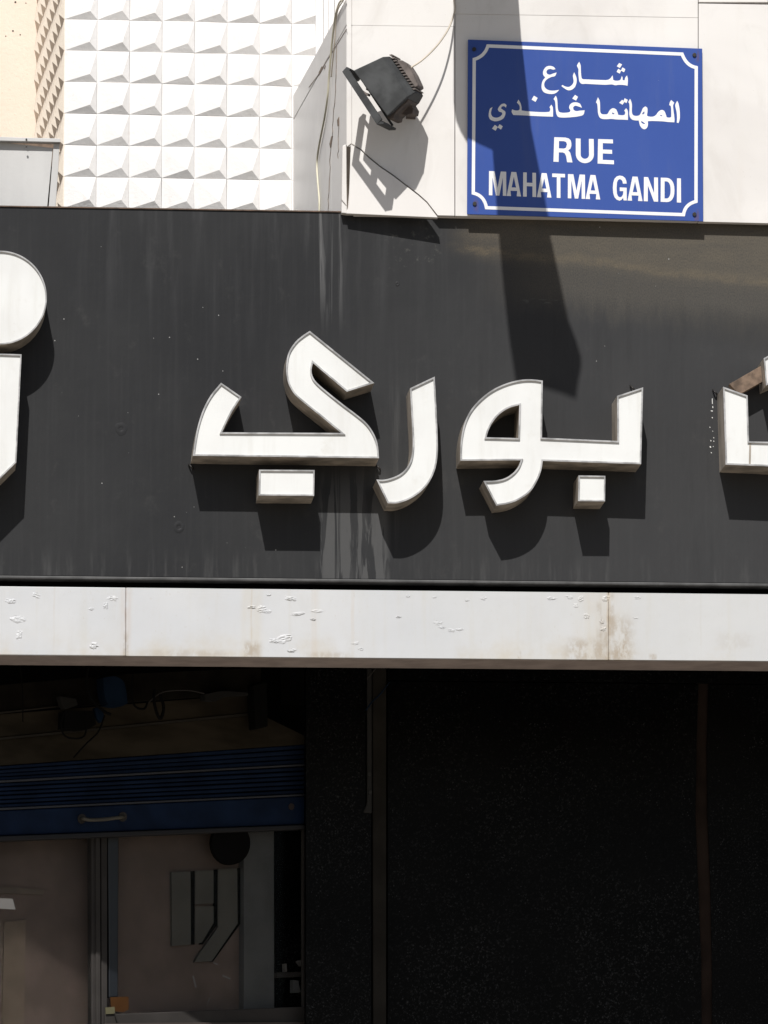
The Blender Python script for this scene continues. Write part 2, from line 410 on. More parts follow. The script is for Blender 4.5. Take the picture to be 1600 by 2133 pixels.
# wall mass behind the faceted wall and behind the marble front
box('rear_wall', P(135, 200, .8).x+.03, R_, .83, 1.0, zb_top-.1, 6.2, MPL, core)
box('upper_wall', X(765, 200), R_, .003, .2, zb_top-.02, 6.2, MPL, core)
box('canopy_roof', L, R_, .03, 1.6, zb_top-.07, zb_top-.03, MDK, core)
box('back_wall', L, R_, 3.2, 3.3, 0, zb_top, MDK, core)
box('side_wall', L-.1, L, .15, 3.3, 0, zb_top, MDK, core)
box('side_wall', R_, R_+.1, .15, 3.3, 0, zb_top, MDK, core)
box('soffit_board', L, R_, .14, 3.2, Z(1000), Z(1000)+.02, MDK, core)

# ---------------------------------------------------------------- faceted (diamond) wall
fw = thing('faceted_wall', P(133, 445, .8), 'white wall of square pyramid studs above the black board, left of the marble corner', 'wall')
a = P(135, 39.6, .8); b = P(135, 433, .8); ph = (a.z-b.z)/6
pw = (P(608, 39.6, .8).x-a.x)/7
def tile_mesh(nm, w, h, ax=.78, az=.25, ht=.0105, cut=None):
    g = .00025
    zz = [(g, g), (w-g, g), (w-g, h-g), (g, h-g)]
    if cut:    # stud cut off at the right by the frame of the wall
        c = cut*w; k = (1-cut)/(1-ax)
        v = [(x, .012, z) for x, z in ((g, g), (c, g), (c, h-g), (g, h-g))]+[(g, 0, g), (c, 0, g), (c, 0, h-g), (g, 0, h-g)]
        v += [(c, -ht*.98, az*h)]
        f = [(3, 2, 1, 0), (0, 1, 5, 4), (2, 3, 7, 6), (3, 0, 4, 7), (4, 5, 8), (8, 6, 7), (4, 8, 7), (1, 2, 6, 8, 5)]
    else:
        v = [(x, .012, z) for x, z in zz]+[(x, 0, z) for x, z in zz]+[(ax*w, -ht, az*h)]
        f = [(3, 2, 1, 0), (0, 1, 5, 4), (1, 2, 6, 5), (2, 3, 7, 6), (3, 0, 4, 7), (4, 5, 8), (5, 6, 8), (6, 7, 8), (7, 4, 8)]
    me = bpy.data.meshes.new(nm); me.from_pydata(v, [], f); me.materials.append(MPL); me.update(); return me
tms = [tile_mesh('pyramid_stud', pw, ph, .78+random.uniform(-.025, .025), .25+random.uniform(-.02, .025), .0105*random.uniform(.9, 1.12)) for _ in range(9)]
tcut = tile_mesh('pyramid_stud_cut', pw, ph, cut=.72)
for r in range(-2, 8):
    for c in range(8):
        z0 = a.z - r*ph; x0 = a.x+c*pw
        me = tcut if c == 7 else random.choice(tms)
        o = bpy.data.objects.new('pyramid_stud', me); C.objects.link(o); o.parent = fw
        o.location = Vector((x0, .8+random.uniform(-.0006, .0006), z0))-fw.location
        if c < 7: o.rotation_euler = (random.uniform(-.014, .014), random.uniform(-.006, .006), random.uniform(-.014, .014))
box('mortar_bed', a.x+.002, a.x+7.72*pw, .811, .829, b.z-.1, a.z+.25, MST, fw)
# plain plaster strips at the right end of the faceted wall
xs = a.x+7.72*pw
for k, (w, d) in enumerate(((.018, .012), (.012, .004), (.014, .010), (.022, .0), (.012, .008), (.03, .002), (.05, .006))):
    box('plaster_strip', xs+.0002, xs+w, .8-d, .829, b.z, a.z+.25, MPL, fw, bevel=.001); xs += w
# side return of the wall, studs receding from the street
SP = math.atan(.068)
ret = thing('faceted_return_wall', P(133, 445, .8), 'side return of the studded wall, narrow band of small tan shaded points next to the cream wall', 'wall')
mat_r = Matrix.Rotation(-math.pi/2+SP, 4, 'Z')   # tile's +X runs towards the street
dirb = Vector((-math.sin(SP), math.cos(SP), 0))
MPR = plaster_mat('ivory_plaster', (.80, .71, .60)); 
nr = 9
rms = []
for _ in range(3):
    q = tile_mesh('return_stud', ph, ph, .78, .22+random.uniform(-.01, .01), .0115); q.materials.clear(); q.materials.append(MPR); rms.append(q)
base_r = Vector((a.x-.001, .8, 0))
for c in range(nr):
    for r in range(-4, 8):
        o = bpy.data.objects.new('pyramid_stud', random.choice(rms)); C.objects.link(o); o.parent = ret
        org = base_r + dirb*(ph*(c+1)); org.z = a.z-r*ph
        o.location = org-ret.location; o.rotation_euler = mat_r.to_euler()
q0 = base_r+Vector((.013, .012, 0)); q1 = q0+dirb*(ph*nr)
mesh('mortar_bed', [(q0.x, q0.y, b.z-.1), (q1.x, q1.y, b.z-.1), (q1.x, q1.y, a.z+.3), (q0.x, q0.y, a.z+.3), (q0.x+.1, q0.y, b.z-.1), (q1.x+.1, q1.y, b.z-.1), (q1.x+.1, q1.y, a.z+.3), (q0.x+.1, q0.y, a.z+.3)], BOXF, MST, ret)
yb = q1.y-.02
bw = thing('cream_wall', P(30, 445, yb), 'smooth cream plaster wall at the far left behind the studded wall', 'wall')
box('plaster_face', L, q1.x+.2, yb, yb+.2, zb_top-.2, a.z+.6, MBE, bw)
for u, v, r in ((27, 64, 1.6), (42, 72, 1.2), (12, 75, 1), (32, 4, 1.8), (54, 6, 1)):
    prism('chip', curve(disc(u, v, r*1.2, r, 8)), yb-.001, .002, MSCREW, bw)

# ---------------------------------------------------------------- marble cladding
YM = -.022
mw = thing('marble_cladding', P(1150, 460, YM), 'white marble slabs behind the blue street sign and the floodlight', 'wall')
def slope(u, v0, s=.0175): return v0+(u-800)*s
def slab(poly, y=YM, d=.018, name='marble_slab', mat=None, **k):
    return prism(name, poly, y, d, mat or MM, mw, bevel=.0006, **k)
crack = [(733, 299), (752, 310), (770, 327), (792, 345), (820, 364), (846, 384), (872, 404), (890, 420), (900, 433), (911, 447.5)]
slab([(733.5, 53), (947, 55.5), (947, 449.3), (912, 448.5)]+[p for p in reversed(crack)][1:]+[(733.5, 298)])
slab([(733.5, -330), (947.4, -326), (947.4, 55.1), (733.5, 52.6)])
slab([(948.5, 29), (1454, 37), (1454, 461.3), (948.5, 449.5)], y=YM+.0006)
slab([(948.5, -326), (1454, -316), (1454, 36.7), (948.5, 28.7)])
slab([(1455.5, 7), (2150, 19), (2150, 478), (1455.5, 461.5)], y=YM-.0004)
slab([(1455.5, -316), (2150, -303), (2150, 4.5), (1455.5, 4)], y=YM+.001)
slab([(722.5, -330), (732.5, -330), (732.5, 298), (722.5, 306)], name='corner_strip')
box('bedding_mortar', X(736, 300), R_, YM+.0185, .0025, Z(452, 800), 6.0, MST, mw)
# cracked corner piece leaning out of the wall
pl = plane3(P(725, 300, YM-.001), P(720, 443, YM-.004), P(911, 452, YM-.022))
prism('cracked_marble_piece', [(730, 318), (733.5, 302)]+[(u-1, v+2.5) for u, v in crack[1:]]+[(912, 453), (830, 449.5), (721, 444.5), (726.5, 432)], pl, .014, MM, mw, bevel=.0008, label='cracked triangular marble corner piece leaning out below the floodlight')
prism('cracked_marble_edge', [(713.5, 304), (720, 300), (723, 312), (722, 428), (712, 416)], P(718, 300, YM).y+.004, .016, MM, mw, bevel=.001, label='thin broken sliver of marble at the corner')
prism('cracked_marble_edge', [(712, 419), (722, 430), (722, 444), (711.5, 443)], YM+.002, .02, MM, mw, bevel=.001)
prism('corner_gap', [(721.5, 302), (726, 306), (730.5, 304), (729.5, 340), (727, 400), (724.5, 432), (723, 436), (722, 380)], YM+.0008, .002, simple('dark_crevice', (.07, .055, .042), .95, var=.6, scale=35, stretch=(1, 1, .25)), mw)  # thin dark sheet stands in for the open gap; its darkness is colour
# side of the marble corner running back to the studded wall
wing = thing('marble_side_wall', P(718, 445, 0), 'greyish marble side of the projecting corner with a cable hanging down it', 'wall')
wx = P(722, 300, YM).x
def WS(d, z): return Vector((wx-.068*d-.0, YM+.002+d, z))
zt = P(717, -4, YM).z; zj = P(718, 52, YM).z; zb = P(718, 443.5, YM).z
def wslab(d0, d1, z0, z1, mat=MMside, t=.02, name='marble_slab'):
    n = Vector((1, .068, 0)).normalized()*t
    v = [WS(d0, z0), WS(d1, z0), WS(d1, z1), WS(d0, z1)]; v += [p+n for p in v]
    o = mesh(name, v, BOXF, mat, wing, bevel=.001); fixn(o)
g = .0012
wslab(.0, .35, zj+g, zt); wslab(.35+g, .83, zj+g, zt-.002)
wslab(.0, .22, zb, zj-g); wslab(.22+g, .83, zb, zj-g-.001)
# solid core of the corner
x1 = wx+.03
v = [WS(.03, zb)+Vector((.022, 0, 0)), WS(.82, zb)+Vector((.022, 0, 0)), (x1+.6, .8, zb), (x1+.6, .02, zb)]
v = [Vector(p) for p in v]; v2 = [Vector((p.x, p.y, zt-.004)) for p in v]
o = mesh('wall_core', v+v2, [(0, 1, 2, 3), (7, 6, 5, 4), (0, 4, 5, 1), (1, 5, 6, 2), (2, 6, 7, 3), (3, 7, 4, 0)], MST, wing); fixn(o)
# dirt-filled chips on the side wall
sidep = Plane(WS(0, 4.5), (-1, -.068, 0))
for poly in ([(664, 150), (670, 138), (673, 139), (668, 151), (663, 158)], [(674, 143), (678, 136), (676, 144)], [(686, 300), (690, 284), (693, 283), (690, 302), (688, 308)], [(702, 250), (706, 243), (706, 262), (703, 263)]):
    prism('chip', poly, sidep.off(.0008), .001, MEDGE, wing)
def wob(p0, p1, n=9, w=1.2):
    pts = []
    for i in range(n+1):
        t = i/n; pts.append((p0[0]+(p1[0]-p0[0])*t+random.uniform(-w, w)*(0 < i < n), p0[1]+(p1[1]-p0[1])*t))
    return pts
def crackline(pts, w, pln, parent):
    poly = [(u-w*(.4+.6*random.random()), v) for u, v in pts]+[(u+w*(.4+.6*random.random()), v) for u, v in reversed(pts)]
    prism('hairline_crack', poly, pln, .0008, MEDGE, parent)
crackline(wob((701, 96), (697, 215))+wob((697, 217), (688, 320))[1:]+wob((688, 322), (683, 441))[1:], .55, sidep.off(.0006), wing)
crackline(wob((706, 250), (704, 330)), .4, sidep.off(.0006), wing)
crackline([(722, 60), (708, 82), (700, 95), (690, 112), (678, 130), (670, 146), (655, 166), (643, 182)], .6, sidep.off(.0007), wing)
tube('hanging_cable', [sidep.off(.004).at(u, v) for u, v in ((712, 0), (706, 8), (699, 32), (695, 60), (691, 95), (688, 130), (685, 165), (682, 205), (676, 245), (667, 290), (662, 320), (660, 345), (662, 380), (665, 415), (665, 443))], .0022, MCAB2)
tag(bpy.data.objects['hanging_cable'], 'thin yellowed cable hanging down the greyish marble side wall', 'cable')
tube('hanging_cable', [sidep.off(.004).at(u, v) for u, v in ((720, -10), (713, 4), (704, 20), (700, 45), (697, 90), (693, 130), (690, 160))], .0014, MCAB)
tag(bpy.data.objects['hanging_cable.001'], 'thinner loop of cable at the very top of the marble side wall', 'cable')

# ---------------------------------------------------------------- black sign board and white fascia
sb = thing('sign_board', P(800, 1212, 0), 'long weathered black sign board behind the white channel letters', 'sign board')
def bl(u, v0, s): return (u, v0+(u-800)*s)
def strip(u0, u1, va, sa, vb, sb_): return [bl(u0, va, sa), bl(u1, va, sa), bl(u1, vb, sb_), bl(u0, vb, sb_)]
T0 = (439.5, .0165); T1 = (1211, .0105)
for u0, u1 in ((-2500, 1699), (1700, 3500)):
    prism('board_panel', strip(u0, u1, 444, .0165, 1206.5, .0105), 0.0, .03, MB, sb, bevel=.0015)
prism('top_edge_trim', strip(-2500, 3500, 441.0, .0165, 443.4, .0165), -.003, .033, simple('worn_edge', (.10, .065, .045), .7, .2, var=.4, scale=40), sb)
prism('bottom_edge_trim', strip(-2500, 3500, 1207, .0105, 1213, .0105), -.004, .04, simple('board_lip', (.05, .05, .05), .55, var=.35, scale=25, stretch=(1, 1, .3)), sb, bevel=.0015)
prism('recessed_channel', strip(-2500, 3500, 1200, .0105, 1250, .0105), .045, .05, MDK, sb)
fa = thing('white_fascia', P(800, 1371, 0), 'long flaking white painted beam between the black board and the dark shop front', 'fascia')
us = [-2500, 262, 1268, 1900, 3500]
for u0, u1 in zip(us[:-1], us[1:]):
    prism('fascia_panel', strip(u0+.15, u1-.15, 1229.5, .0105, 1370.5, .0082), 0.0, .012, MF, fa, bevel=.0015)
# hollow metal profile behind the panels: top and soffit faces
za = Z(1230.5); zs = Z(1370.8)
def fz(u): return P(u, 1370.8+(u-800)*.0082, 0).z
v = []
for y in (.0121, .135):
    for u in (-2500, 3500):
        p = P(u, 1370.8+(u-800)*.0082, .0); v += [(p.x, y, p.z), (p.x, y, p.z+.012)]
o = mesh('soffit_strip', v, [(0, 2, 6, 4), (1, 5, 7, 3), (0, 1, 3, 2), (4, 6, 7, 5), (0, 4, 5, 1), (2, 3, 7, 6)], MSOF, fa); fixn(o)
prism('top_strip', strip(-2500, 3500, 1230.8, .0105, 1236, .0105), .0125, .03, MSOF, fa)
# blisters and flakes of paint on the fascia
from mathutils import noise as mno
def flake(u, v, w, h):
    """patch of lifted, wrinkled paint: small height field with a ragged outline"""
    nx, nz = 12, 8; V = []; F = []; sd_ = Vector((random.uniform(0, 90), random.uniform(0, 90), 0)); tl = random.uniform(-.35, .35)
    amp = random.uniform(.0014, .0028)*min(1, w/9+.25)*(.6 if u > 800 else .9)
    for j in range(nz+1):
        for i in range(nx+1):
            a, b = 2*i/nx-1, 2*j/nz-1
            rr = math.hypot(a, b); edge = max(0.0, 1-rr*(1+.45*mno.noise(Vector((a*1.7, b*1.7, 5))+sd_)))
            q = 1-abs(mno.noise(Vector((a*1.6, b*2.6, 0))+sd_))*2.2
            hgt = amp*min(1, edge*2.4)*max(.05, q)
            V.append(P(u+w*a, v+h*(b+tl*a), -hgt+.0004*(hgt < .0002)))
    for j in range(nz):
        for i in range(nx):
            k = j*(nx+1)+i; F.append((k, k+1, k+nx+2, k+nx+1))
    o = mesh('paint_blister', V, F, MF, fa, smooth=False); fixn(o)
for (u, v, w, h) in ((75, 1241, 8, 5), (22, 1252, 11, 4), (38, 1290, 15, 6), (40, 1323, 7, 8), (34, 1288, 6, 4), (236, 1247, 12, 5), (190, 1268, 5, 3), (196, 1345, 9, 6), (220, 1262, 5, 6),
                     (545, 1268, 11, 6), (525, 1265, 8, 3), (556, 1274, 9, 3), (605, 1247, 11, 4), (620, 1279, 14, 3), (660, 1273, 14, 3), (652, 1290, 6, 2), (590, 1331, 14, 7), (572, 1335, 10, 4), (601, 1329, 8, 6), (608, 1355, 10, 3), (560, 1239, 5, 2), (740, 1340, 8, 3), (752, 1352, 5, 3),
                     (913, 1297, 10, 4), (921, 1307, 7, 2), (940, 1313, 7, 3), (958, 1310, 8, 3), (830, 1285, 6, 2), (1008, 1247, 7, 3), (1150, 1246, 10, 3), (1185, 1244, 8, 3), (1210, 1248, 6, 5), (1200, 1262, 5, 4), (1222, 1283, 6, 5), (1262, 1247, 8, 5), (1328, 1245, 7, 3), (1254, 1295, 5, 4), (1256, 1310, 6, 4), (850, 1242, 5, 2), (905, 1244, 5, 2), (1325, 1287, 6, 2), (973, 1250, 5, 2)):
    flake(u, v, w*1.2, h*1.35)

# ---------------------------------------------------------------- channel letters
DL = .09
def crop(x0, y0, s, pts): return [(x0+p[0]*s, y0+p[1]*s)+tuple(p[2:]) for p in pts]
def letter(name, outline, label, holes=(), rim=3.3, group='channel letters on the black board', ang=38, seam=None, depth=DL):
    out = ccw(curve(outline, ang)); hs = [list(reversed(ccw(curve(h, ang)))) for h in holes]
    cu = sum(p[0] for p in out)/len(out); cv = max(p[1] for p in out)
    t = thing(name, P(cu, cv, 0), label, 'sign letter', group)
    loops = [out]+hs; ins = [inset(l, rim) for l in loops]
    # returns (side walls)
    V = []; Fs = []
    for l in loops:
        k = len(V); n = len(l)
        f = [P(u, v, -depth) for u, v in l]; V += f; V += [Vector((p.x, -.0005, p.z)) for p in f]
        for i in range(n): Fs.append((k+i, k+(i+1) % n, k+n+(i+1) % n, k+n+i))
    mesh('letter_side', V, Fs, MALU, t)
    # raised trim round the face
    V = []; Fs = []
    for l, m in zip(loops, ins):
        k = len(V); n = len(l)
        V += [P(u, v, -depth-.0025) for u, v in l]+[P(u, v, -depth-.0025) for u, v in m]+[P(u, v, -depth+.006) for u, v in m]+[P(u, v, -depth+.004) for u, v in l]
        for i in range(n):
            j = (i+1) % n
            Fs += [(k+i, k+j, k+n+j, k+n+i), (k+n+i, k+n+j, k+2*n+j, k+2*n+i), (k+3*n+i, k+3*n+j, k+j, k+i)]
    o = mesh('trim', V, Fs, MRIM, t); fixn(o)
    # acrylic face, set slightly back inside the trim
    lo = [inset(l, rim-.6) for l in loops]
    flat = [p for l in lo for p in l]
    o = mesh('letter_face', [P(u, v, -depth+.0012) for u, v in flat], [tuple(x) for x in tri(lo)], MACR, t); fixn(o)
    if o.data.polygons[0].normal.y > 0: o.data.flip_normals()
    if seam: prism('face_joint', seam, -depth+.0008, .001, MALU, t)
    return t
s1 = .3625
A = crop(380, 660, s1, [(222, 378, 1), (340, 460, 1), (300, 520), (262, 590), (228, 663, 1), (912, 667, 1), (800, 575), (700, 495), (645, 445), (612, 390), (598, 330), (597, 270), (610, 205), (648, 145), (690, 108), (732, 80, 1), (1103, 380, 1), (945, 430, 1), (850, 350), (750, 265, 1), (743, 300), (745, 330), (762, 365), (805, 407), (920, 500), (1000, 560), (1060, 612), (1100, 670), (1122, 730), (1130, 812, 1), (60, 798, 1), (72, 710), (90, 620), (120, 530), (163, 450)])
letter('channel_letter', A, 'large white letter with a zigzag arm like a lightning stroke, left of centre')
letter('letter_dot', crop(380, 660, s1, [(441, 878), (760, 880), (757, 1029), (438, 1026)]), 'flat rectangular white dot box under the zigzag letter', rim=3.0)
RA = crop(380, 660, s1, [(1308, 410, 1), (1450, 343, 1), (1456, 450), (1462, 560), (1467, 700), (1467, 790), (1454, 870), (1424, 940), (1375, 1000), (1310, 1045), (1240, 1070), (1180, 1071, 1), (1115, 935, 1), (1160, 935), (1210, 922), (1255, 900), (1290, 865), (1312, 820), (1322, 760), (1323, 700), (1316, 560)])
letter('channel_letter', RA, 'white letter curved like a fish hook between the zigzag letter and the looped letter')
B = crop(920, 660, .425, [(496, 312, 1), (440, 306), (385, 309), (320, 325), (250, 357), (190, 403), (142, 458), (112, 520), (98, 580), (92, 640), (92, 705, 1), (388, 703, 1), (375, 735), (350, 765), (312, 790), (262, 802), (205, 804, 1), (268, 925, 1), (330, 915), (390, 890), (440, 850), (475, 790), (490, 745), (496, 706, 1), (978, 722, 1), (988, 345, 1), (860, 387, 1), (862, 608, 1), (492, 592, 1)])
H = crop(920, 660, .425, [(381, 432, 1), (330, 447), (285, 476), (250, 517), (230, 557), (220, 590, 1), (376, 594, 1)])
letter('channel_letter', B, 'white looped letter with a hooked tail and a long bar, right of centre', holes=[H])
letter('letter_dot', crop(920, 660, .425, [(671, 777), (803, 779), (801, 904), (669, 903)]), 'small square white dot box under the bar of the looped letter', rim=2.9)
TA = crop(920, 660, .425, [(1380, 342), (1500, 385), (1507, 610), (2150, 625), (2150, 755), (1392, 724)])
letter('channel_letter', TA, 'white letter with a seam in its face, cut off by the right edge', seam=[(1561, 922), (1565, 922), (1564, 968), (1560, 968)])
letter('letter_dot', disc(0, 619.7, 97.5, 97.7, 48), 'big round white dot at the left edge', rim=2.9)
letter('channel_letter', [(-110, 733), (45, 738), (34, 963), (-34, 1031), (-112, 1033)], 'tall white letter with a slanted foot under the big round dot at the left edge', rim=2.9)
letter('letter_dot', [(1591, 746), (1680, 700), (1700, 760), (1596, 803)], 'dot box barely showing at the right edge above the cut-off letter', rim=3.0)
rb = prism('rusty_bracket', [(1519, 800), (1592, 758), (1594, 792), (1540, 822)], -.045, .02, MRUST, None, bevel=.001)
tag(rb, 'rusty flat bar joining the cut-off letter and its dot at the right edge', 'bracket')
# fixing hooks and marks round the letters
for (u, v, lb) in ((397, 972, 'small dark fixing hook at the lower left corner of the zigzag letter'), (787, 973, 'small dark fixing hook at the lower right corner of the zigzag letter'), (1489, 817, 'small dark fixing hook at the top left of the cut-off letter'), (1317, 808, 'small dark fixing hook behind the upright end of the looped letter')):
    t = tube('fixing_hook', [P(u-4, v-5, -.002), P(u-1, v-2, -.009), P(u+3, v+2, -.010), P(u+5, v+5, -.002)], .0018, MSCREW); tag(t, lb, 'hook')
    
def dent(u, v, r, label):
    # small drilled hole with a ring of raised plaster
    n = 14; V = []; F = []
    for k in range(n):
        th = 2*math.pi*k/n
        for rr, yy in ((r, -.0003), (r*.75, -.0009), (r*.45, -.0008), (r*.3, -.0003)):
            j = rr*random.uniform(.85, 1.15); V.append(P(u+j*math.cos(th), v+j*math.sin(th), yy))
    for k in range(n):
        q = (k+1) % n
        for i in range(3): F.append((k*4+i, q*4+i, q*4+i+1, k*4+i+1))
    o = mesh('filled_screw_hole', V, F, MB, None, smooth=True); fixn(o); tag(o, label, 'hole')
dent(252, 893, 13, 'filled screw hole in the black board left of the zigzag letter')
dent(373, 1098, 12, 'filled screw hole with pale rim below left of the zigzag letter')
dent(828, 591, 5, 'small filled hole in the black board above the hook letter')
fl = []
def blot(poly, mat, y, nm, lb, cat):
    o = prism(nm, poly, y, .0008, mat); tag(o, lb, cat)
MCH = simple('pale_filler', (.22, .22, .21), .8, var=.4, scale=90)
# chips of paint beside the cut-off letter: one joined run
V = []; F = []
for u, v, w, h in ((1484, 836, .9, 6), (1483, 856, 2.6, 1), (1484, 870, 1.2, 1.2), (1479, 890, 1, 1), (1485, 898, .8, .8), (1487, 912, 1, 1), (1481, 918, 1, 1.4), (1487, 919, 1, 1), (1480, 931, 1.6, 1.6), (1486, 930, .8, .8), (1482, 943, 1.2, 1), (1485, 848, 1, 2)):
    k = len(V); V += [P(u-w, v-h, -.0006), P(u+w*.6, v-h, -.0006), P(u+w, v+h, -.0006), P(u-w*.6, v+h*.8, -.0006)]; F.append((k, k+1, k+2, k+3))
o = mesh('paint_chips', V, F, simple('white_chip', (.6, .6, .58), .8)); tag(o, 'line of tiny white paint chips left of the cut-off letter', 'paint chips')

# ---------------------------------------------------------------- street sign
YS = YM-.009
ss = thing('street_sign', P(1219, 460, YS), 'blue enamel street name sign with white Arabic and Latin lettering', 'street sign')
prism('sign_plate', [(975, 82), (1463, 101), (1465, 461), (973, 446)], YS, .003, MBLUE, ss, bevel=.0006)
for u, v in ((989, 424), (1447, 446), (1447, 114), (988, 102)):
    prism('screw', disc(u, v, 4.2, 4.2, 14), YS-.003, .012, MSCREW, ss, bevel=.0008)
YP = YS-.0004
def prt(name, poly, holes=(), ang=55, smoothit=True):
    p = curve(poly, ang) if smoothit else poly
    return prism(name, p, YP, .0003, MWH, ss, holes=[curve(h, ang) if smoothit else h for h in holes])
# border line with scooped corners: closed stroke 7 px wide
def arc(c, r, a0, a1, n=8): return [(c[0]+r*math.cos(math.radians(a0+(a1-a0)*k/n)), c[1]+r*math.sin(math.radians(a0+(a1-a0)*k/n))) for k in range(n+1)]
def arc3(p0, m, p1, n=8):
    out = []
    for k in range(n+1):
        t = k/n; out.append(((1-t)**2*p0[0]+2*t*(1-t)*m[0]+t*t*p1[0], (1-t)**2*p0[1]+2*t*(1-t)*m[1]+t*t*p1[1]))
    return out
path = arc3((1421, 112.5), (1430, 137), (1450.5, 140.5))+arc3((1450, 419.5), (1427, 425), (1424, 447))+arc3((1013.5, 432.5), (1009, 407), (986, 402))+arc3((988, 123.5), (1010, 117), (1016.5, 95.5))
pc = ccw(path)
prism('border_line', inset(pc, -3.4), YP, .0003, MWH, ss, holes=[inset(pc, 3.4)])
c5 = lambda pts: crop(960, 70, .175, pts)
c6 = lambda pts: crop(1220, 70, .1625, pts)
prt('arabic_letter', c5([(1128, 422), (1105, 395), (1060, 383), (1015, 395), (985, 435), (978, 475), (988, 502), (1006, 520), (975, 560), (962, 610), (965, 660), (990, 697), (1040, 715), (1100, 717), (1140, 700), (1172, 668), (1110, 678), (1050, 673), (1010, 650), (993, 615), (1000, 575), (1030, 540), (1080, 515), (1122, 503), (1142, 462), (1100, 474), (1060, 488), (1030, 478), (1018, 455), (1032, 430), (1065, 420), (1100, 428)]))
prt('arabic_letter', c5([(1350, 460), (1364, 490), (1378, 530), (1378, 580), (1360, 632), (1325, 665), (1280, 674), (1235, 652), (1197, 622), (1210, 611), (1250, 630), (1290, 633), (1328, 605), (1343, 570), (1338, 530), (1335, 498)]))
sh = c5([(1410, 335), (1392, 360), (1383, 385), (1400, 420), (1400, 470), (1404, 520), (1413, 572), (1440, 597)]) + c6([(0, 643), (250, 655), (300, 652), (340, 651), (380, 661), (420, 656), (460, 656), (510, 661), (538, 668), (542, 580), (530, 535), (510, 560), (500, 598), (475, 595), (473, 560), (464, 543), (447, 590), (420, 602), (380, 602), (354, 592), (350, 560), (346, 533), (320, 570), (290, 590), (250, 595), (0, 585)]) + c5([(1455, 541), (1440, 530), (1432, 480), (1429, 420), (1426, 375)])
prt('arabic_letters', sh)
for d in ([(430, 376), (468, 395), (440, 440), (400, 418)], [(418, 450), (455, 472), (438, 512), (397, 490)], [(472, 432), (509, 454), (494, 494), (453, 474)]): prt('letter_mark', c6(d))
prt('arabic_letter', c6([(1175, 860), (1192, 900), (1206, 980), (1209, 1050), (1206, 1100), (1192, 1146), (1169, 1140), (1172, 1080), (1166, 1000), (1150, 930), (1153, 900)]))
prt('arabic_letters', c6([(1097, 850), (1136, 884), (1122, 920), (1126, 980), (1135, 1050), (1140, 1100), (1138, 1136), (1060, 1132), (1000, 1125), (950, 1122), (900, 1120), (850, 1119), (798, 1122), (799, 1170), (785, 1208), (755, 1225), (720, 1210), (695, 1170), (682, 1113), (640, 1112), (600, 1103), (572, 1075), (560, 1030), (563, 960), (560, 900), (547, 875), (570, 835), (586, 870), (595, 920), (593, 980), (600, 1030), (622, 1050), (660, 1054), (692, 1043), (715, 1000), (735, 955), (765, 932), (790, 950), (793, 1000), (787, 1048), (802, 1060), (860, 1064), (900, 1045), (930, 1005), (970, 978), (1007, 990), (1030, 1040), (1040, 1073), (1080, 1076), (1098, 1066), (1098, 1000), (1092, 930), (1072, 915), (1080, 880)]),
    holes=[c6([(752, 995), (756, 1018), (738, 1034), (722, 1032), (735, 1012)]), c6([(712, 1118), (740, 1135), (766, 1155), (745, 1158), (716, 1140)]), c6([(960, 1038), (990, 1055), (972, 1058), (955, 1050)])])
prt('arabic_letters', c6([(520, 955), (541, 990), (543, 1106), (470, 1102), (400, 1100), (330, 1093), (270, 1096), (212, 1092), (180, 1073), (160, 1020), (155, 960), (148, 900), (133, 880), (158, 815), (180, 860), (186, 930), (188, 1000), (205, 1028), (240, 1034), (280, 1028), (310, 980), (350, 955), (390, 970), (410, 1010), (418, 1040), (470, 1046), (500, 1040), (508, 1010), (495, 985)]), holes=[c6([(345, 1010), (374, 1028), (356, 1033), (337, 1025)])])
for d in ([(500, 828), (541, 848), (525, 890), (484, 868)], [(468, 848), (502, 870), (474, 911), (430, 886)]): prt('letter_mark', c6(d))
prt('arabic_letters', c5([(1475, 912), (1458, 965), (1400, 984), (1330, 993), (1260, 998), (1200, 998), (1160, 990), (1140, 960), (1130, 900), (1126, 840), (1120, 800), (1104, 778), (1130, 738), (1145, 770), (1151, 830), (1155, 890), (1168, 928), (1200, 940), (1250, 941), (1296, 932), (1305, 912), (1290, 885), (1298, 848), (1330, 822), (1380, 818), (1420, 836), (1442, 882), (1405, 868), (1362, 858), (1338, 874), (1342, 904), (1372, 921), (1420, 916)]))
prt('letter_mark', c5([(1360, 728), (1395, 752), (1372, 797), (1327, 772)]))
prt('arabic_letters', c5([(1078, 845), (1096, 880), (1098, 988), (970, 984), (850, 978), (720, 971), (625, 968), (605, 930), (612, 900), (640, 912), (682, 914), (702, 900), (702, 868), (690, 842), (668, 822), (686, 785), (708, 820), (722, 868), (724, 914), (800, 924), (900, 931), (1000, 934), (1055, 930), (1066, 900), (1056, 875)]))
prt('letter_mark', c5([(870, 738), (915, 765), (890, 812), (843, 785)]))
prt('arabic_letter', c5([(378, 874), (350, 890), (336, 930), (333, 985), (352, 1022), (400, 1042), (455, 1036), (505, 1010), (528, 970), (530, 930), (500, 905), (478, 890), (488, 868), (515, 863), (538, 880), (545, 850), (520, 832), (485, 840), (455, 870), (440, 900), (455, 926), (488, 936), (494, 957), (468, 986), (420, 1000), (377, 986), (360, 950), (365, 910)]))
for d in ([(405, 1085), (440, 1110), (415, 1156), (372, 1130)], [(462, 1078), (500, 1102), (479, 1142), (438, 1116)]): prt('letter_mark', c5(d))
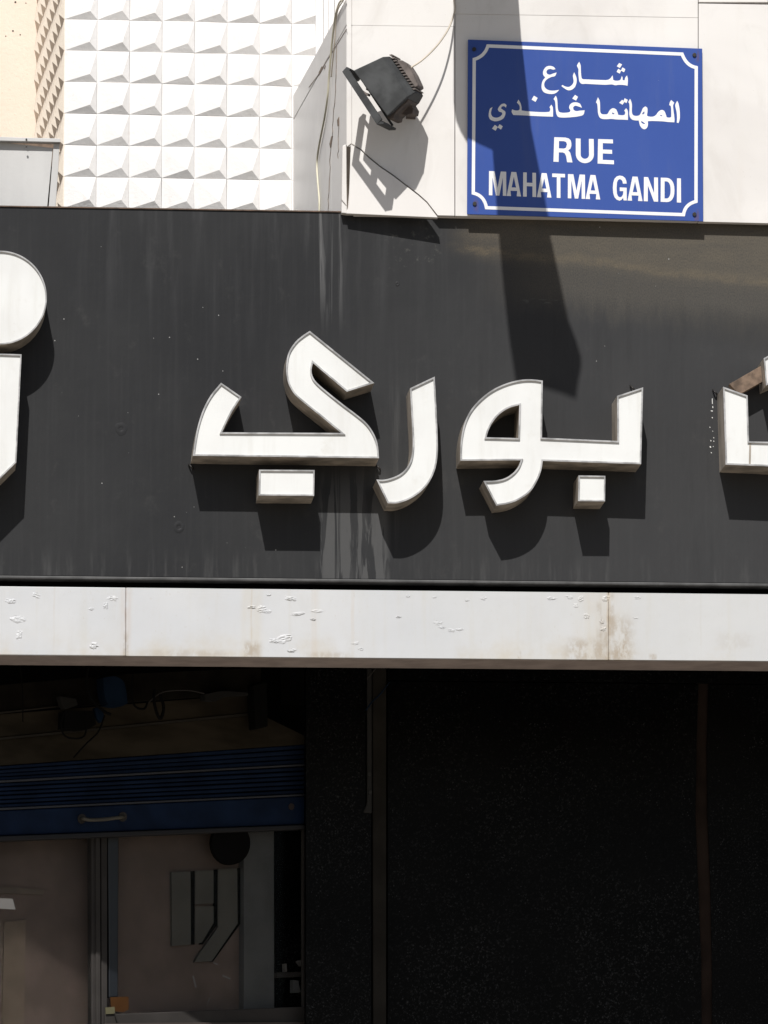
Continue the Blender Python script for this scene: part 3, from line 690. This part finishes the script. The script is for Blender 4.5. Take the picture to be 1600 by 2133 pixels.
# latin letters drawn in a unit box and mapped to their four corners
def gl(kind, w, h):
    """w: stem width as part of the letter width; h: bar height as part of its height"""
    if kind == 'I': return [(0, 0), (1, 0), (1, 1), (0, 1)], []
    if kind == 'H': return [(0, 0), (w, 0), (w, .5-h*.55), (1-w, .5-h*.55), (1-w, 0), (1, 0), (1, 1), (1-w, 1), (1-w, .5+h*.45), (w, .5+h*.45), (w, 1), (0, 1)], []
    if kind == 'T': return [(0, 0), (1, 0), (1, h), (.5+w/2, h), (.5+w/2, 1), (.5-w/2, 1), (.5-w/2, h), (0, h)], []
    if kind == 'E': return [(0, 0), (.97, 0), (.97, h), (w, h), (w, .42), (.9, .42), (.9, .42+h), (w, .42+h), (w, 1-h), (1, 1-h), (1, 1), (0, 1)], []
    if kind == 'N': return [(0, 0), (w*1.05, 0), (1-w, .66), (1-w, 0), (1, 0), (1, 1), (1-w*1.05, 1), (w, .34), (w, 1), (0, 1)], []
    if kind == 'M': return [(0, 0), (w*1.35, 0), (.5, .68), (1-w*1.35, 0), (1, 0), (1, 1), (1-w*.85, 1), (1-w*.85, .25), (.5+w*.42, 1), (.5-w*.42, 1), (w*.85, .25), (w*.85, 1), (0, 1)], []
    if kind == 'A': return [(.5-w*.62, 0), (.5+w*.62, 0), (1, 1), (1-w*1.08, 1), (.5+.235, .78), (.5-.235, .78), (w*1.08, 1), (0, 1)], [[(.5, .2), (.5+.155, .64), (.5-.155, .64)]]
    if kind == 'D':
        o = [(0, 0)]+[(.45+.55*math.sin(t), .5-.5*math.copysign(abs(math.cos(t))**.8, math.cos(t))) for t in [math.pi*k/14 for k in range(15)]]+[(0, 1)]
        i = [(w, h)]+[(.42+(.58-w)*math.sin(t), .5-(.5-h)*math.copysign(abs(math.cos(t))**.8, math.cos(t))) for t in [math.pi*k/14 for k in range(15)]]+[(w, 1-h)]
        return o, [i]
    if kind == 'U':
        o = [(0, 0), (w, 0)]; r = .5-w
        o += [(.5-r*math.cos(t), .66+(.34-h)*math.sin(t)) for t in [math.pi*k/12 for k in range(13)]]
        o += [(1-w, 0), (1, 0)]
        o += [(.5+.5*math.cos(t), .64+.37*math.sin(t)) for t in [math.pi*k/14 for k in range(15)]]
        return o, []
    if kind == 'R':
        o = [(0, 0), (.62, 0), (.80, .03), (.91, .10), (.95, .21), (.95, .33), (.90, .44), (.78, .52), (.88, .60), (.93, .74), (1.0, 1), (1-w*1.05, 1), (.66, .74), (.58, .635), (.48, .61), (w, .61), (w, 1), (0, 1)]
        return o, [[(w, h), (.55, h), (.66, h+.03), (.71, .27), (.66, .41), (.55, .45), (w, .45)]]
    if kind == 'G':
        o = [(1, .30), (.97, .18), (.88, .07), (.72, 0), (.5, -.02), (.28, .02), (.12, .12), (.03, .28), (0, .5), (.03, .72), (.12, .88), (.28, .98), (.48, 1.02), (.63, .98), (.74, .89), (.77, 1), (1, 1), (1, .47), (.5, .47), (.5, .62), (.76, .62), (.73, .76), (.64, .85), (.5, .88), (.38, .84), (.30, .74), (.27, .5), (.30, .26), (.38, .16), (.5, .125), (.62, .15), (.70, .22), (.73, .31)]
        return o, []
def latin(kind, TL, TR, BR, BL, w, h):
    def mp(p):
        x, y = p; t = (TL[0]+(TR[0]-TL[0])*x, TL[1]+(TR[1]-TL[1])*x); b = (BL[0]+(BR[0]-BL[0])*x, BL[1]+(BR[1]-BL[1])*x)
        return (960+.325*(t[0]+(b[0]-t[0])*y), 270+.325*(t[1]+(b[1]-t[1])*y))
    o, hs = gl(kind, w, h)
    prt('letter_'+kind.lower(), [mp(p) for p in o], [[mp(p) for p in q] for q in hs], smoothit=False)
latin('R', (599, 48), (714, 52), (716, 210), (594, 205), .27, .15)
latin('U', (737, 56), (852, 60), (854, 214), (737, 212), .27, .17)
latin('E', (880, 60), (978, 63), (982, 222), (877, 217), .31, .16)
for ch, x0, x1 in (('M', 181, 291), ('A', 295, 385), ('H', 400, 482), ('A', 489, 580), ('T', 586, 668), ('M', 687, 796), ('A', 801, 893), ('G', 975, 1063), ('A', 1070, 1164), ('N', 1174, 1264), ('D', 1282, 1369), ('I', 1386, 1411)):
    ty = lambda x: 265+(x-181)*.0385
    by = lambda x: 420+(x-181)*.0385
    w = {'M': .235, 'I': 1}.get(ch, .28)
    latin(ch, (x0, ty(x0)), (x1, ty(x1)), (x1+1, by(x1)), (x0-1, by(x0)), w, .145)

# ---------------------------------------------------------------- floodlight and its cable
fl = thing('floodlight', P(858, 232, YM), 'dusty grey outdoor floodlight tilted on the marble beside the blue sign', 'floodlight')
WV = Vector((.034, .088, .010))      # width of the lamp runs back towards the wall
YN = YM-.150
def lamp_hull(name, near, mat, y=YN, w=1.0, dy=0, bevel=.0012):
    """closed body: outline near the street swept along the lamp's width"""
    N = [P(p[0], p[1], y+(p[2] if len(p) > 2 else 0)) for p in near]
    off = WV*w
    Fv = [q+off-Vector((0, 2*(near[i][2] if len(near[i]) > 2 else 0), 0)) for i, q in enumerate(N)]
    n = len(N); faces = [tuple(range(n)), tuple(reversed(range(n, 2*n)))]
    for i in range(n): faces.append((i, i+n, (i+1) % n+n, (i+1) % n))
    o = mesh(name, N+Fv, faces, mat, fl, bevel=bevel); fixn(o); return o
# housing: flat side, bevelled back
bodyq = [(736, 146.5), (797, 118), (849, 202), (807, 242)]
N = [P(u, v, YN) for u, v in bodyq]; N2 = [P(u, v, YN+.016) for u, v in ((812, 117), (866, 191))]
Ff = [p+WV for p in N]; F2 = [p+WV*.66 for p in N2]
V = N+N2+Ff+F2     # 0-3 near, 4-5 near bevel, 6-9 far, 10-11 far bevel
o = mesh('housing_or_caster_plate', V, [(0, 1, 2, 3), (1, 4, 5, 2), (9, 8, 7, 6), (7, 8, 11, 10), (4, 10, 11, 5), (0, 6, 7, 1), (1, 7, 10, 4), (3, 2, 8, 9), (2, 5, 11, 8), (0, 3, 9, 6)], MLAMP, fl, bevel=.0022); fixn(o)
# cooling fins down the back
V = []; F = []
for k in range(13):
    t = .05+.9*k/12; u = 811+(864-811)*t; v = 112+(190-112)*t
    for (du, dv) in ((-3, -2), (2.6, -3.4), (4.6, -.8), (-.8, .5)): V.append(P(u+du, v+dv, YN+.012))
    for (du, dv) in ((-3, -2), (2.6, -3.4), (4.6, -.8), (-.8, .5)): V.append(P(u+du, v+dv, YN+.012)+WV*.68)
    b0 = k*8; F += [(b0, b0+1, b0+2, b0+3), (b0+7, b0+6, b0+5, b0+4), (b0, b0+4, b0+5, b0+1), (b0+1, b0+5, b0+6, b0+2), (b0+2, b0+6, b0+7, b0+3), (b0+3, b0+7, b0+4, b0)]
o = mesh('cooling_fins', V, F, MLAMPD, fl); fixn(o)
lamp_hull('junction_box', [(824, 128), (831, 124.5), (838, 125.5), (848, 133), (860, 152), (870, 174), (871, 179), (863, 183), (858, 180)], MLAMPD, y=YN+.025, w=.5, bevel=.002)
# front frame standing off the housing
def bar(name, poly, y, w, mat=MLAMP): return lamp_hull(name, poly, mat, y=y, w=w, bevel=.0008)
bar('front_frame_bar', [(712.5, 149), (722, 138.5), (795.5, 248), (785, 259.5)], YN-.004, .07)
fr = bar('front_frame_bar', [(719.5, 141.5), (722, 138.5), (795.5, 248), (792.5, 251.5)], YN-.004, .07); 
fr.location = WV*.9
bar('front_frame_end', [(712.8, 149), (722, 138.7), (729, 142), (728, 147), (722, 156), (718, 157)], YN-.003, 1.0)
bar('front_frame_end', [(780, 252), (785, 259.3), (799, 258.5), (800, 254), (790, 252.5), (786, 246)], YN-.003, 1.0)
bar('frame_clip', [(752, 186), (759, 191), (767, 194), (766, 199), (757, 196), (751, 191)], YN-.002, .2, MLAMPD)
bar('frame_clip', [(762, 183), (765, 184), (765, 188), (762, 187)], YN-.004, .1, MSCREW)
#bar('lamp_glass', [(732, 149), (736, 147.5), (806, 240), (802, 243)], YN+.004, .9, MGLS)
bar('lamp_skirt', [(806, 243), (849, 204), (852, 207), (846, 214), (822, 236), (820, 246), (812, 248), (808, 247)], YN+.012, .7, MARM)
# bracket back to the wall
bar('mounting_arm', [(826, 232), (846, 212), (852, 210), (861, 226), (859, 236), (846, 239), (836, 237)], YN+.05, .5, MARM)
tube('mounting_arm_stem', [P(852, 226, YN+.07), P(854, 229, YN+.10), P(856, 232, YM-.02), P(857, 235, YM)], .009, MARM, fl, seg=12)
prism('mounting_plate', [(846, 222), (866, 223), (866, 248), (846, 247)], YM-.004, .0038, MLAMPD, fl, bevel=.001)
t = tube('lamp_cable', [P(942, -40, YM-.004), P(946, 0, YM-.005), P(948, 18, YM-.008), P(944, 35, YM-.016), P(934, 60, YM-.035), P(918, 85, YM-.055), P(900, 106, YM-.07), P(878, 126, YM-.085), P(857, 140, YM-.10), P(850, 145, YM-.11)], .0021, MCAB)
tag(t, 'cream cable looping from the top of the wall to the floodlight', 'cable')

# ---------------------------------------------------------------- unseen caster plate, added above the frame to throw the long shadow
z0 = P(1000, -150, YM).z
def plan(u, v, yp=YM):
    """point of the horizontal caster plate whose shadow falls on wall pixel (u, v)"""
    p = P(u, v, yp); k = (z0-p.z)/-SUN.z; return Vector((p.x-SUN.x*k, yp-SUN.y*k, z0))
out = [plan(*p) for p in ((945, -128), (945, 215), (950, 250), (960, 275), (975, 299), (1000, 312), (1027, 324))]
out += [plan(*p, 0) for p in ((1040, 500), (1049, 600), (1060, 700), (1075, 800), (1120, 805), (1165, 818), (1200, 831), (1204, 800), (1211, 765), (1200, 728), (1185, 690), (1166, 600), (1144, 500))]
out += [plan(*p) for p in ((1108, 300), (1086, 100), (1079, 0), (1075, -128))]
ar = thing('shadow_caster', Vector((out[0].x+.06, YM, z0-.3)), 'unseen dark plate added above the frame to cast the long shadow across the blue sign', 'shadow caster')
n = len(out); V = out+[p+Vector((0, 0, .022)) for p in out]
fc = [tuple(t) for t in tri([[(p.x, p.y) for p in out]])]
F = fc+[tuple(i+n for i in reversed(t)) for t in fc]+[(i, (i+1) % n, (i+1) % n+n, i+n) for i in range(n)]
o = mesh('housing_or_caster_plate', V, F, MLAMP, ar); fixn(o)
box('wall_plate', out[0].x-.01, out[-1].x+.01, YM-.012, YM-.001, z0-.03, z0+.16, MLAMPD, ar, bevel=.002)

# ---------------------------------------------------------------- grey metal box at the far left
bx = thing('metal_box', P(60, 436, .35), 'grey sheet metal box with a loose front panel above the black board', 'metal box')
YB = .10
prism('top_flange', [(-400, 272), (125.5, 288.5), (125.5, 296), (-400, 283)], YB-.012, .02, MBOX, bx, bevel=.0008)
prism('front_panel', [(-400, 262), (0, 295.5), (110, 308), (98, 436), (-400, 428)], YB+.004, .003, MBOX, bx, bevel=.0006, label='loose grey panel sagging away from the flange')
prism('corner_post', [(112, 299), (124, 299), (122, 345), (115.5, 436), (101, 436)], YB, .012, MBOX, bx, bevel=.0008)
prism('back_panel', [(-400, 286), (120, 299), (112, 436), (-400, 428)], YB+.05, .004, MRUST, bx)
for u, v in ((55, 290), (55, 305)): prism('rivet', disc(u, v, 1.9, 1.9, 8), YB-.0145, .003, MSCREW, bx)

# ---------------------------------------------------------------- dark shop front below
YG = .75
gw = thing('granite_wall', P(1180, 2133, YG), 'black speckled granite wall filling the lower right under the white fascia', 'wall')
prism('granite_slab', [(807, 1419), (1455, 1425), (1451, 1560), (1449, 1700), (1455, 1850), (1461, 2000), (1463, 2400), (807, 2400)], YG, .02, MG, gw, bevel=.001)
prism('granite_slab', [(1476, 1425), (2600, 1436), (2600, 2400), (1485, 2400), (1483, 2000), (1480, 1850), (1474, 1700), (1472, 1560)], YG+.002, .02, MG, gw, bevel=.001)
prism('mortar_seam', [(1440, 1400), (1495, 1400), (1495, 2400), (1440, 2400)], YG+.006, .01, MSEAM, gw)
prism('granite_lintel', [(807, 1230), (2600, 1245), (2600, 1434), (1455, 1422), (807, 1416)], YG-.01, .04, MG, gw, bevel=.002)
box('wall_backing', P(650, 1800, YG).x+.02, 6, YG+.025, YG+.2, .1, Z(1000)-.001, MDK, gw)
pil = thing('stone_pillar', P(705, 2133, YG), 'black stone pillar with a narrow brown edge between shutter and granite wall', 'pillar')
prism('pillar_face', [(637, 1240), (763, 1240), (763, 1690), (774, 1690), (774, 2400), (637, 2400)], YG-.02, .05, MG, pil, bevel=.002)
prism('pillar_edge', [(776, 1240), (805, 1240), (805, 2400), (778, 2400)], YG-.03, .05, MSTRIP, pil, bevel=.003)
prism('upper_edge', [(764.5, 1240), (775, 1240), (775, 1694), (757, 1692), (765, 1672)], YG-.026, .03, simple('dark_stone_edge', (.012, .0115, .0105), .8), pil, bevel=.002)
for (u, v) in ((770, 1612), (772, 1650)): prism('bolt', disc(u, v, 3.2, 4, 10), YG-.032, .008, MSCREW, pil)
t = tube('pillar_wire', [P(762, 1480, YG-.03), P(775, 1462, YG-.037), P(790, 1448, YG-.037), P(800, 1436, YG-.037), P(812, 1420, YG-.03)], .0016, MCL); tag(t, 'thin bluish wire tied round the top of the pillar edge', 'wire')
t = tube('pillar_wire', [P(764, 1415, YG-.03), P(778, 1398, YG-.037), P(795, 1378, YG-.037), P(810, 1360, YG-.03)], .0014, MSCREW); tag(t, 'thin black wire crossing the pillar edge just under the fascia', 'wire')
# angled shop front at the left, its far end deeper
TH = math.radians(28)
PA = Plane(P(636, 1700, YG+.03), (-math.sin(TH)*-1*-1, -math.cos(TH), 0))
# normal faces the street and slightly right, so the left end lies deeper
PA = Plane(P(636, 1700, YG+.03), (math.sin(TH), -math.cos(TH), 0))
c7 = lambda pts: crop(0, 1360, .5125, pts)
c8 = lambda pts: crop(0, 1700, .5125, pts)
MTRM = simple('dull_trim', (.028, .025, .021), .8, spec=.05)
li = thing('shutter_lintel', PA.at(300, 1540), 'dusty boards above the blue roller shutter in the dark recess', 'lintel')
def pa(name, poly, off, d, mat, par, **k): return prism(name, poly, PA.off(off), d, mat, par, **k)
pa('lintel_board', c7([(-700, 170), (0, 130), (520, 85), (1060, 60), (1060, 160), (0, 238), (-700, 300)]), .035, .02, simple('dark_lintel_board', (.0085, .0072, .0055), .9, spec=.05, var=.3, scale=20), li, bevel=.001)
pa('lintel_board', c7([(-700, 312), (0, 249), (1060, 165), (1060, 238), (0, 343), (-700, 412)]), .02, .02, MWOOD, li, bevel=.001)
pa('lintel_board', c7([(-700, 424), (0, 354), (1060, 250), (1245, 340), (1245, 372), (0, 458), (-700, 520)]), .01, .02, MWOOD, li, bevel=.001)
pa('edge_trim', c7([(-700, 414), (0, 345), (1060, 240), (1060, 249), (0, 353), (-700, 423)]), .024, .01, MTRM, li)
pa('edge_trim', c7([(-700, 302), (0, 241), (240, 215), (240, 219), (0, 247), (-700, 309)]), .04, .01, MTRM, li)
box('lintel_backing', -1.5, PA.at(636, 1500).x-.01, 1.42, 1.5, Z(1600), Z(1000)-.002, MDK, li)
# junk on top of the lintel
def junk(name, poly, off, mat, lb, cat, d=.03):
    o = prism(name, curve(poly, 60), PA.off(off), d, mat, bevel=.003); tag(o, lb, cat)
junk('blue_cloth', c7([(420, 100), (470, 95), (505, 120), (520, 205), (490, 218), (440, 212), (425, 170)]), .075, MCL, 'crumpled blue cloth lying above the lintel boards', 'cloth')
junk('blue_cloth', c7([(385, 225), (410, 215), (425, 260), (410, 285), (395, 262)]), .07, MCL, 'small scrap of blue cloth hanging below the larger one', 'cloth', .012)
junk('plastic_bottle', c7([(245, 175), (310, 185), (318, 212), (290, 222), (268, 228), (255, 210)]), .07, MCRT, 'small pale crumpled carton above the lintel at the left', 'carton', .02)
junk('ballast_box', c7([(265, 235), (380, 235), (392, 290), (350, 312), (262, 305)]), .07, MBLK, 'black electrical box with a wire loop on the lintel', 'electrical box', .03)
junk('metal_tray', c7([(832, 168), (905, 155), (1008, 162), (1010, 172), (915, 178), (880, 195), (835, 192)]), .06, MCRT, 'thin grey metal tray lying above the lintel near the right', 'tray', .02)
junk('ballast_box', c7([(1030, 130), (1085, 115), (1090, 300), (1040, 310)]), .06, MBLK, 'upright black box at the right end of the lintel', 'electrical box', .03)
for i, (pp, lb, mt, r) in enumerate((([(80, 40), (92, 160), (93, 280)], 'thin dark wire hanging straight at the far left of the recess', MBLK, .0012),
        ([(425, 255), (400, 320), (350, 370), (300, 425)], 'slanting black wire crossing the lintel boards', MBLK, .0018),
        ([(260, 240), (248, 290), (262, 335), (300, 348), (340, 340), (352, 300), (350, 250)], 'round loop of black wire below the electrical box', MBLK, .002),
        ([(540, 90), (535, 160), (548, 215), (585, 228), (600, 200)], 'dark wire loop just right of the blue cloth', MBLK, .0024),
        ([(630, 150), (625, 190), (640, 250), (655, 265), (665, 220), (650, 170)], 'knot of dark wire in the middle of the lintel', MBLK, .0035),
        ([(600, 205), (660, 160), (760, 152), (830, 165)], 'grey wire running along the lintel towards the metal tray', MGRY, .0016),
        ([(360, 50), (352, 120), (375, 190), (420, 235), (450, 250)], 'dark cable drooping left of the blue cloth', MBLK, .003))):
    t = tube('loose_wire', [PA.off(.085).at(*q) for q in c7(pp)], r, mt); tag(t, lb, 'wire')
# roller shutter
rs = thing('roller_shutter', PA.at(300, 1735), 'dark blue roller shutter rolled most of the way up', 'roller shutter')
def lerp(a, b, t): return a+(b-a)*t
topl = (460, 372); g1 = (520, 452); g2 = (632, 574); bot = (765, 716)     # crop y at X=0 and X=1240
def row(f0, f1):
    def y(X, f): return f[0]+(f[1]-f[0])*X/1240
    return c7([(-700, y(-700, f0)), (1240, y(1240, f0)), (1240, y(1240, f1)), (-700, y(-700, f1))])
def between(a, b, t): return (lerp(a[0], b[0], t), lerp(a[1], b[1], t))
for (A0, B0, n) in ((topl, g1, 4), (between(g1, g2, .08), g2, 6)):
    for k in range(n):
        pa('shutter_slat', row(between(A0, B0, k/n+.012), between(A0, B0, (k+1)/n-.03)), .012+.004*(k % 2), .012, MSH, rs, bevel=.002)
MRD = simple('pale_shutter_rib', (.03, .032, .04), .5, .2)
for gq in (g1, g2): pa('shutter_rib', row((gq[0]-2, gq[1]-1), (gq[0]+7, gq[1]+6)), .022, .015, MRD, rs, bevel=.001)
pa('bottom_rail', row((g2[0]+9, g2[1]+8), (bot[0]-22, bot[1]-20)), .018, .02, MSH, rs, bevel=.003)
pa('bottom_lip', row((bot[0]-20, bot[1]-18), bot), .03, .03, simple('dark_rubber', (.004, .004, .006), .7), rs, bevel=.002)
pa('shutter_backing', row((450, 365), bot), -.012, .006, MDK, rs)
h = tube('handle', [PA.off(q).at(*c7([p])[0]) for p, q in (((332, 676), .018), ((340, 674), .04), ((370, 679), .045), ((430, 676), .045), ((485, 669), .045), ((497, 667), .04), ((503, 666), .018))], .0042, simple('dull_brass', (.055, .05, .038), .6, 0), rs)
for cx_, cy_ in ((334, 674), (500, 666)):
    pa('handle_plate', crop(0, 1360, .5125, disc(cx_, cy_, 17, 20, 12)), .0205, .003, MGRY, rs)
pa('lock_hole', crop(0, 1360, .5125, disc(1185, 625, 12, 14, 10)), .0195, .002, simple('reddish_patch', (.014, .007, .007), .7), rs)
# window under the shutter
wi = thing('shop_window', PA.at(300, 2130), 'shop window under the blue shutter with a brown wall showing behind the glass', 'window')
def pw_(name, pts, off, d, mat, **k): return pa(name, c8(pts), off, d, mat, wi, **k)
pw_('window_post', [(372, 60), (388, 60), (392, 1000), (374, 1000)], .0, .02, MGRY, bevel=.002)
pw_('window_post', [(390, 60), (408, 60), (411, 1000), (394, 1000)], .006, .02, MGRY, bevel=.002)
pw_('window_post', [(411, 60), (437, 60), (437, 1000), (414, 1000)], -.002, .02, MGRY, bevel=.002)
pw_('dark_post', [(439, 60), (484, 58), (480, 735), (444, 738)], -.006, .02, simple('dark_blue_post', (.006, .0075, .010), .4), bevel=.002)
pw_('window_sill', [(428, 806), (1241, 774), (1241, 845), (1241, 1000), (428, 1000)], .004, .03, MGRY, bevel=.002)
pw_('sill_ledge', [(428, 842), (1241, 836), (1241, 850), (428, 860)], .012, .02, simple('sill_edge', (.04, .03, .026), .6), bevel=.001)
pw_('window_edge', [(1233, 40), (1241, 40), (1241, 780), (1233, 780)], .004, .01, MGRY)
def glass_mat():
    m = bpy.data.materials.new('window_glass'); m.use_nodes = True; b = m.node_tree.nodes['Principled BSDF']
    b.inputs['Base Color'].default_value = (.95, .945, .935, 1); b.inputs['Roughness'].default_value = .03; b.inputs['Transmission Weight'].default_value = 1; b.inputs['IOR'].default_value = 1.08
    return m
pw_('glass_pane', [(486, 50), (1231, 40), (1231, 776), (484, 804)], -.004, .003, glass_mat())
pw_('glass_pane', [(-700, 90), (370, 60), (372, 1000), (-700, 1000)], -.004, .003, glass_mat())
IN = -.05
ir = thing('interior_partition', PA.at(200, 2130), 'brown partition seen through the shop window with grey lettering on it', 'partition')
pi_ = lambda name, pts, off, d, mat, **k: pa(name, c8(pts), off, d, mat, ir, **k)
pi_('partition_board', [(-700, 30), (988, 30), (988, 1000), (-700, 1000)], IN, .02, MINT, bevel=.001)
pi_('pale_post', [(990, 30), (1114, 30), (1116, 1000), (990, 1000)], IN+.02, .03, MBLU2, bevel=.004)
pi_('dark_panel', [(1118, 30), (1300, 30), (1300, 1000), (1118, 1000)], IN, .02, MG)
pi_('door_stile', [(18, 430), (105, 420), (95, 1000), (5, 1000)], IN+.006, .006, simple('tan_board', (.11, .085, .062), .8), bevel=.001)
pi_('door_rail', [(-60, 280), (180, 300), (175, 320), (-60, 312)], IN+.004, .004, simple('tan_rail', (.10, .08, .062), .8))
L1 = [[(697, 228), (774, 226), (776, 522), (700, 528)], [(793, 223), (868, 220), (868, 354), (793, 359)], [(793, 369), (868, 366), (868, 434), (820, 514), (793, 520)], [(886, 216), (964, 212), (966, 436), (860, 590), (790, 594), (800, 575), (886, 452)]]
for q in L1: pi_('raised_lettering', q, IN+.008, .008, MGRD)
for q in ([(776, 224), (791, 223), (791, 522), (777, 522)], [(870, 218), (884, 217), (884, 440), (826, 521), (812, 521), (870, 437)], [(966, 212), (979, 211), (979, 436), (866, 592), (854, 592), (966, 437)]):
    pi_('lettering_edge', q, IN+.0065, .006, MBLK)
o = pa('round_plate', crop(0, 1700, .5125, disc(940, 110, 78, 88, 28)), IN+.06, .012, MDK, None); tag(o, 'round black plate high behind the window glass, cut by the shutter', 'plate')
o = pa('paper_note', c8([(-40, 332), (52, 336), (63, 380), (-40, 374)]), .004, .002, MPAP, None); tag(o, 'white folded paper at the left edge behind the window', 'paper')
o = pa('orange_sticker', c8([(449, 736), (523, 734), (524, 786), (500, 797), (452, 792)]), .002, .001, MORG, None); tag(o, 'orange square sticker in the lower left corner of the window pane', 'sticker')
o = pa('yellow_sticker', c8([(429, 778), (466, 775), (468, 803), (430, 805)]), .0075, .001, MYEL, None); tag(o, 'small pale yellow tag at the foot of the window post', 'tag')
o = tube('window_wire', [PA.off(.01).at(*q) for q in c8([(466, 800), (472, 822), (482, 850)])], .0014, MSCREW); tag(o, 'short black wire below the yellow tag', 'wire')
sf = thing('shelf', PA.off(-.03).at(600, 2040), 'narrow grey shelf with small bits behind the right end of the window', 'shelf')
for q, mt in (([(1125, 636), (1240, 632), (1240, 652), (1125, 656)], MGRY), ([(1158, 600), (1165, 600), (1167, 632), (1159, 632)], MPAP), ([(1212, 590), (1222, 584), (1234, 606), (1226, 610)], MPAP), ([(1190, 665), (1212, 670), (1222, 716), (1190, 718)], MBLU2)):
    pa('shelf_board' if mt is MGRY else 'small_scrap', c8(q), -.02, .012, mt, sf)
for q, lb in (([(782, 650), (788, 648), (800, 694), (794, 698)], 'long white scratch low on the window glass'), ([(868, 594), (886, 600), (884, 606), (870, 600)], 'short white scratch under the grey lettering'), ([(850, 740), (856, 738), (840, 772)], 'faint scratch near the sill of the window'), ([(905, 645), (938, 658), (936, 664), (905, 652)], 'faint horizontal scratch right of the long one')):
    o = pa('glass_scratch', c8(q), .0005, .0006, MPAP, None); tag(o, lb, 'scratch')
